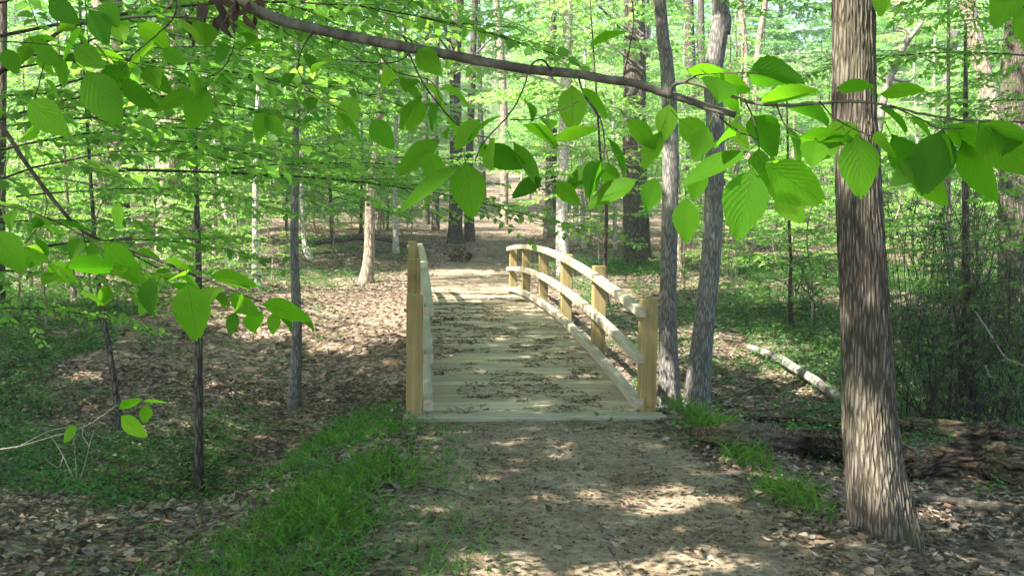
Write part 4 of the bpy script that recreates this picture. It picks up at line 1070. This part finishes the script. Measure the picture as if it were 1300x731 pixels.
bush(1170, 520, 12.5, .8, 2.1, 30, 18, 61, 'tangled dark bush just right of the big tree')
bush(1240, 520, 12.8, 1.0, 2.5, 40, 18, 62, 'tall tangled dark bush around the broken stem')
bush(1300, 520, 12.5, .9, 2.3, 30, 18, 63, 'tangled bush of grey twigs at the right edge')
bush(1150, 450, 17, 1.2, 2.8, 30, 10, 64, 'tall olive thicket behind the tangled bushes', 'leaf_mid')
bush(1215, 420, 18, 1.2, 3.4, 38, 16, 65, 'high thicket with thin arching stems in front of the massive trunk', 'leaf_dark')
bush(1275, 400, 16, 1.0, 3.0, 28, 8, 66, 'sparse twiggy thicket by the massive trunk', 'leaf_dark', 'branch')
bush(1020, 400, 19, .9, 1.2, 16, 12, 67, 'low green bush beyond the bleached log', 'forb')
bush(960, 335, 30, 1.5, .8, 26, 3, 68, 'low heap of bare brown twigs beyond the ash trees', 'leaf_dark', 'dark_bark', name='brush_pile')
bush(25, 345, 24, 2.0, .9, 30, 3, 69, 'pile of dead branches in the left woods', 'leaf_dark', 'dead_wood', name='brush_pile')
# pale curved twig at right
log('arching_stem', 'thin pale stem arching out of the brush at the right edge', [P(1238, 395, 12), P(1258, 425, 12), P(1272, 448, 12), P(1280, 456, 12), P(1310, 468, 12)], [.005, .009, .010, .009, .006], 'pale_twig', rough=.1, seed=12, k=8, cat='twig')

# ------------------------------------------------------------------ litter, grass, ground plants
def scatter(n, sampler, dens=None):
    x, y = sampler(n)
    if dens is not None:
        k = rng.random(len(x)) < dens(x, y); x, y = x[k], y[k]
    return x, y


def frustum(n, d0, d1, power=.5):
    d = d0 + (d1 - d0) * rng.random(n) ** power * 1.0
    px = rng.uniform(-60, 1360, n)
    a = np.arctan((px - 650) / 1280) + YAW
    r = d / np.cos(a - YAW)
    return np.sin(a) * r, np.cos(a) * r


def on_bridge(x, y): return (x > -.1) & (x < 2.2) & (y > 8.25) & (y < 20.3)


def litter(name, label, n, samp, dens, size, mat, lift=.008, nt=4, tilt=.35):
    x, y = scatter(n, samp, dens); k = ~on_bridge(x, y); x, y = x[k], y[k]; N = len(x)
    z = Hh(x, y) + lift * rng.random(N) * 2
    a = rng.random(N) * 6.283; dr = np.stack([np.cos(a), np.sin(a), rng.normal(0, tilt * .5, N)], -1)
    ln = rng.uniform(size[0], size[1], N); mb = MB()
    nr = np.array([0, 0, 1.]) + rng.normal(0, tilt, (N, 3)) * np.array([1, 1, .3])
    if nt == 2: leaves(mb, np.stack([x, y, z], -1), dr, nr, ln, ln * rng.uniform(.35, .7, N), fold=rng.uniform(-.2, .3, N), droop=rng.uniform(-.3, .3, N))
    else: leaves(mb, np.stack([x, y, z], -1), dr, nr, ln, ln * rng.uniform(.4, .75, N), nt=nt, na=1, fold=rng.uniform(-.3, .35, N), droop=rng.uniform(-.35, .35, N))
    return tag(mb.build(name, M[mat]), label, None, None, 'stuff')


def off_path(x, y): return np.clip(sm(.75, 1.25, np.abs(x - path_x(y)) + .5 * (fbm(x * 1.3, y * 1.3) - .5)) + .04, 0, 1)
def on_path(x, y): return 1 - sm(.9, 1.5, np.abs(x - path_x(y)))


litter('leaf_litter', 'brown and grey dead leaves covering the forest floor', 88000, lambda n: frustum(n, 3.6, 15, .62), lambda x, y: off_path(x, y) * (.45 + .55 * sm(.35, .55, fbm(x * .8, y * .8))), (.030, .080), 'dead', .012, 5)
litter('far_leaf_litter', 'dead leaves covering the far forest floor', 90000, lambda n: frustum(n, 14, 42, .8), off_path, (.05, .11), 'dead', .01, 2)
litter('path_litter', 'crumbled dark leaf bits and catkins on the path', 30000, lambda n: (rng.uniform(-.6, 3.0, n), rng.uniform(3.4, 8.3, n)), lambda x, y: on_path(x, y) * (.25 + .75 * sm(.42, .6, fbm(x * 2, y * 3))), (.008, .035), 'bits', .002, 2, .2)
litter('path_leaves', 'scattered dead leaves on the path edges', 2600, lambda n: (rng.uniform(-.6, 3.0, n), rng.uniform(3.4, 8.3, n)), lambda x, y: on_path(x, y) * (.10 + .5 * sm(.3, 1.0, np.abs(x - 1.1))), (.03, .07), 'dead', .004, 5, .2)
# catkins on the deck
N = 4200; x = rng.uniform(.22, 1.88, N); y = rng.uniform(8.5, 20, N); k = fbm(x * 3.2 + 5, y * 3.6) > .48 - .04 * (y < 13); x, y = x[k], y[k]
cl = 6; x = (x[:, None] + rng.normal(0, .030, (len(x), cl))).ravel(); y = (y[:, None] + rng.normal(0, .020, (len(y), cl))).ravel(); k = (x > .21) & (x < 1.9); x, y = x[k], y[k]; N = len(x)
a = rng.normal(0, .8, N); mb = MB(); ln = rng.uniform(.02, .05, N)
leaves(mb, np.stack([x, y, zdeck(y) + .003 + rng.random(N) * .004], -1), np.stack([np.cos(a), np.sin(a), 0 * a], -1), np.array([0, 0, 1.]) + rng.normal(0, .25, (N, 3)), ln, ln * .25, fold=.3, droop=.0)
tag(mb.build('catkin_litter', M['bits']), 'dark fallen catkins strewn across the bridge deck', None, None, 'stuff')
# grass
def grass(name, label, n, px_poly, dens, hgt):
    x, y = rng.uniform(px_poly[0], px_poly[1], n), rng.uniform(px_poly[2], px_poly[3], n)
    k = (rng.random(n) < dens(x, y)) & ~on_bridge(x, y); x, y = x[k], y[k]; N = len(x)
    # tufts
    x = x + rng.normal(0, .01, N); z = Hh(x, y) - .005
    a = rng.random(N) * 6.283; lean = rng.uniform(.15, .8, N)
    dr = np.stack([np.cos(a) * lean, np.sin(a) * lean, np.ones(N)], -1); nr = np.stack([-np.cos(a), -np.sin(a), lean], -1)
    ln = rng.uniform(hgt[0], hgt[1], N) * (.6 + .8 * fbm(x * 1.5, y * 1.5)); mb = MB()
    leaves(mb, np.stack([x, y, z], -1), dr, nr, ln, rng.uniform(.004, .009, N), nt=5, na=1, fold=.1, droop=rng.uniform(.1, .55, N), shape='blade')
    return tag(mb.build(name, M['grass']), label, None, None, 'stuff')


def gl(x, y):
    c = -.44 - .025 * (8.4 - y)
    w = .33 + .080 * (8.4 - y)
    return np.exp(-((x - c) / w) ** 2) * sm(.34, .56, fbm(x * 1.7 + 2, y * 1.7)) * sm(9.6, 8.3, y) + .8 * np.exp(-((x + .5) ** 2 + (y - 8.0) ** 2) / .22)
grass('grass', 'fresh green grass on the left shoulder of the path', 26000, (-2.4, .5, 3.4, 10), lambda x, y: np.clip(gl(x, y), 0, 1), (.05, .17))
grass('grass_strip', 'narrow strip of green grass along the right side of the path', 19000, (1.7, 3.4, 4.8, 10.5), lambda x, y: np.clip(np.exp(-((x - (2.34 + .05 * (y - 6))) / .15) ** 2) * sm(.30, .52, fbm(x * 2.6 + 12, y * 2.2)) * sm(5.2, 5.9, y), 0, 1), (.06, .20))


def forbs(name, label, n, samp, dens, size, hgt, K=7, mat='forb'):
    x, y = samp(n); k = (rng.random(n) < dens(x, y)) & ~on_bridge(x, y); x, y = x[k], y[k]; N = len(x)
    z = Hh(x, y)
    h = rng.uniform(hgt[0], hgt[1], N); px_ = np.stack([x, y, z], -1)
    p = (px_[:, None] + rng.normal(0, 1, (N, K, 3)) * np.array([.07, .07, .0]) + np.array([0, 0, 1.]) * (h[:, None] * rng.random((N, K)))[..., None]).reshape(-1, 3)
    n_ = len(p); ln = rng.uniform(size[0], size[1], n_); mb = MB()
    leaves(mb, p, rng.normal(0, 1, (n_, 3)) * np.array([1, 1, .35]), np.array([0, 0, 1.]) + rng.normal(0, .4, (n_, 3)), ln, ln * .6)
    return tag(mb.build(name, M[mat]), label, None, None, 'stuff')


forbs('ground_plants', 'low green leafy plants covering parts of the forest floor', 48000, lambda n: frustum(n, 8, 30, .7), green_density, (.03, .07), (.05, .28))
forbs('shoulder_weeds', 'small weeds mixed into the grass left of the path', 9000, lambda n: (rng.uniform(-2.4, .4, n), rng.uniform(3.6, 9.5, n)), lambda x, y: np.clip(gl(x, y) * .9 + .02, 0, 1), (.018, .045), (.02, .12), 6)
forbs('bank_weeds', 'small weeds around the logs on the right', 2200, lambda n: (rng.uniform(2.0, 6.5, n), rng.uniform(7, 11.5, n)), lambda x, y: .10 + .6 * sm(.5, .65, fbm(x * 1.4 + 30, y * 1.4)), (.025, .05), (.03, .16), 7)
# fallen twigs on the floor
mb = MB()
x, y = frustum(900, 4, 26, .7)
for xa, ya in zip(x, y):
    if on_bridge(xa, ya) or (abs(xa - path_x(ya)) < .9 and rng.random() < .8): continue
    a = rng.random() * 6.28; L = rng.uniform(.15, .9); m = np.array([xa, ya]); e = m + L * np.array([math.cos(a), math.sin(a)]); c_ = (m + e) / 2 + rng.normal(0, .03, 2)
    tube(mb, [(q[0], q[1], Ht(q[0], q[1]) + .02) for q in (m, c_, e)], np.array([1, .8, .4]) * rng.uniform(.003, .010), 4, False)
tag(mb.build('fallen_twigs', M['branch'], smooth=True), 'small dead twigs scattered on the forest floor', None, None, 'stuff')

# ------------------------------------------------------------------ light
w = bpy.data.worlds.new('World'); SC.world = w; w.use_nodes = True
nt = w.node_tree; bg = nt.nodes['Background']; sk = nt.nodes.new('ShaderNodeTexSky'); sk.sky_type = 'NISHITA'; sk.sun_disc = False
sk.sun_elevation = SUN_EL; sk.sun_rotation = SUN_AZ; sk.air_density = 1.0; sk.dust_density = 1.5
nt.links.new(sk.outputs[0], bg.inputs[0]); bg.inputs[1].default_value = .095
sd = bpy.data.lights.new('sun', 'SUN'); sd.energy = 5.0; sd.angle = R(.5); sd.color = (1, .945, .85)
so = bpy.data.objects.new('sun', sd); COL.objects.link(so); so.rotation_euler = Vector(S).to_track_quat('Z', 'Y').to_euler(); so.location = (-20, -10, 30)

SC.render.engine = 'CYCLES'
c = SC.cycles; c.use_denoising = True; c.max_bounces = 7; c.diffuse_bounces = 4; c.glossy_bounces = 2; c.transmission_bounces = 5; c.transparent_max_bounces = 4
c.sample_clamp_indirect = 6; c.use_adaptive_sampling = True; c.adaptive_threshold = .03; c.caustics_reflective = False; c.caustics_refractive = False
vs = SC.view_settings; vs.view_transform = 'Standard'; vs.look = 'None'; vs.gamma = 1; vs.exposure = 2.42; vs.use_curve_mapping = False
hz = MB(); box(hz, -175, 195, -42, 262, -3.0, 78, .5); ho = hz.build('haze', []); ho['kind'] = 'stuff'; ho['label'] = 'faint pale air filling the woods'
hm = bpy.data.materials.new('haze_air'); hm.use_nodes = True; hn = hm.node_tree.nodes; hn.clear(); pv = hn.new('ShaderNodeVolumePrincipled'); pv.inputs['Color'].default_value = (.9, .95, .95, 1)
pv.inputs['Density'].default_value = .0011; oo = hn.new('ShaderNodeOutputMaterial'); hm.node_tree.links.new(pv.outputs[0], oo.inputs['Volume']); ho.data.materials.clear(); ho.data.materials.append(hm)
c.volume_bounces = 0
print('crown leaves', [v['N'] for v in VAR])
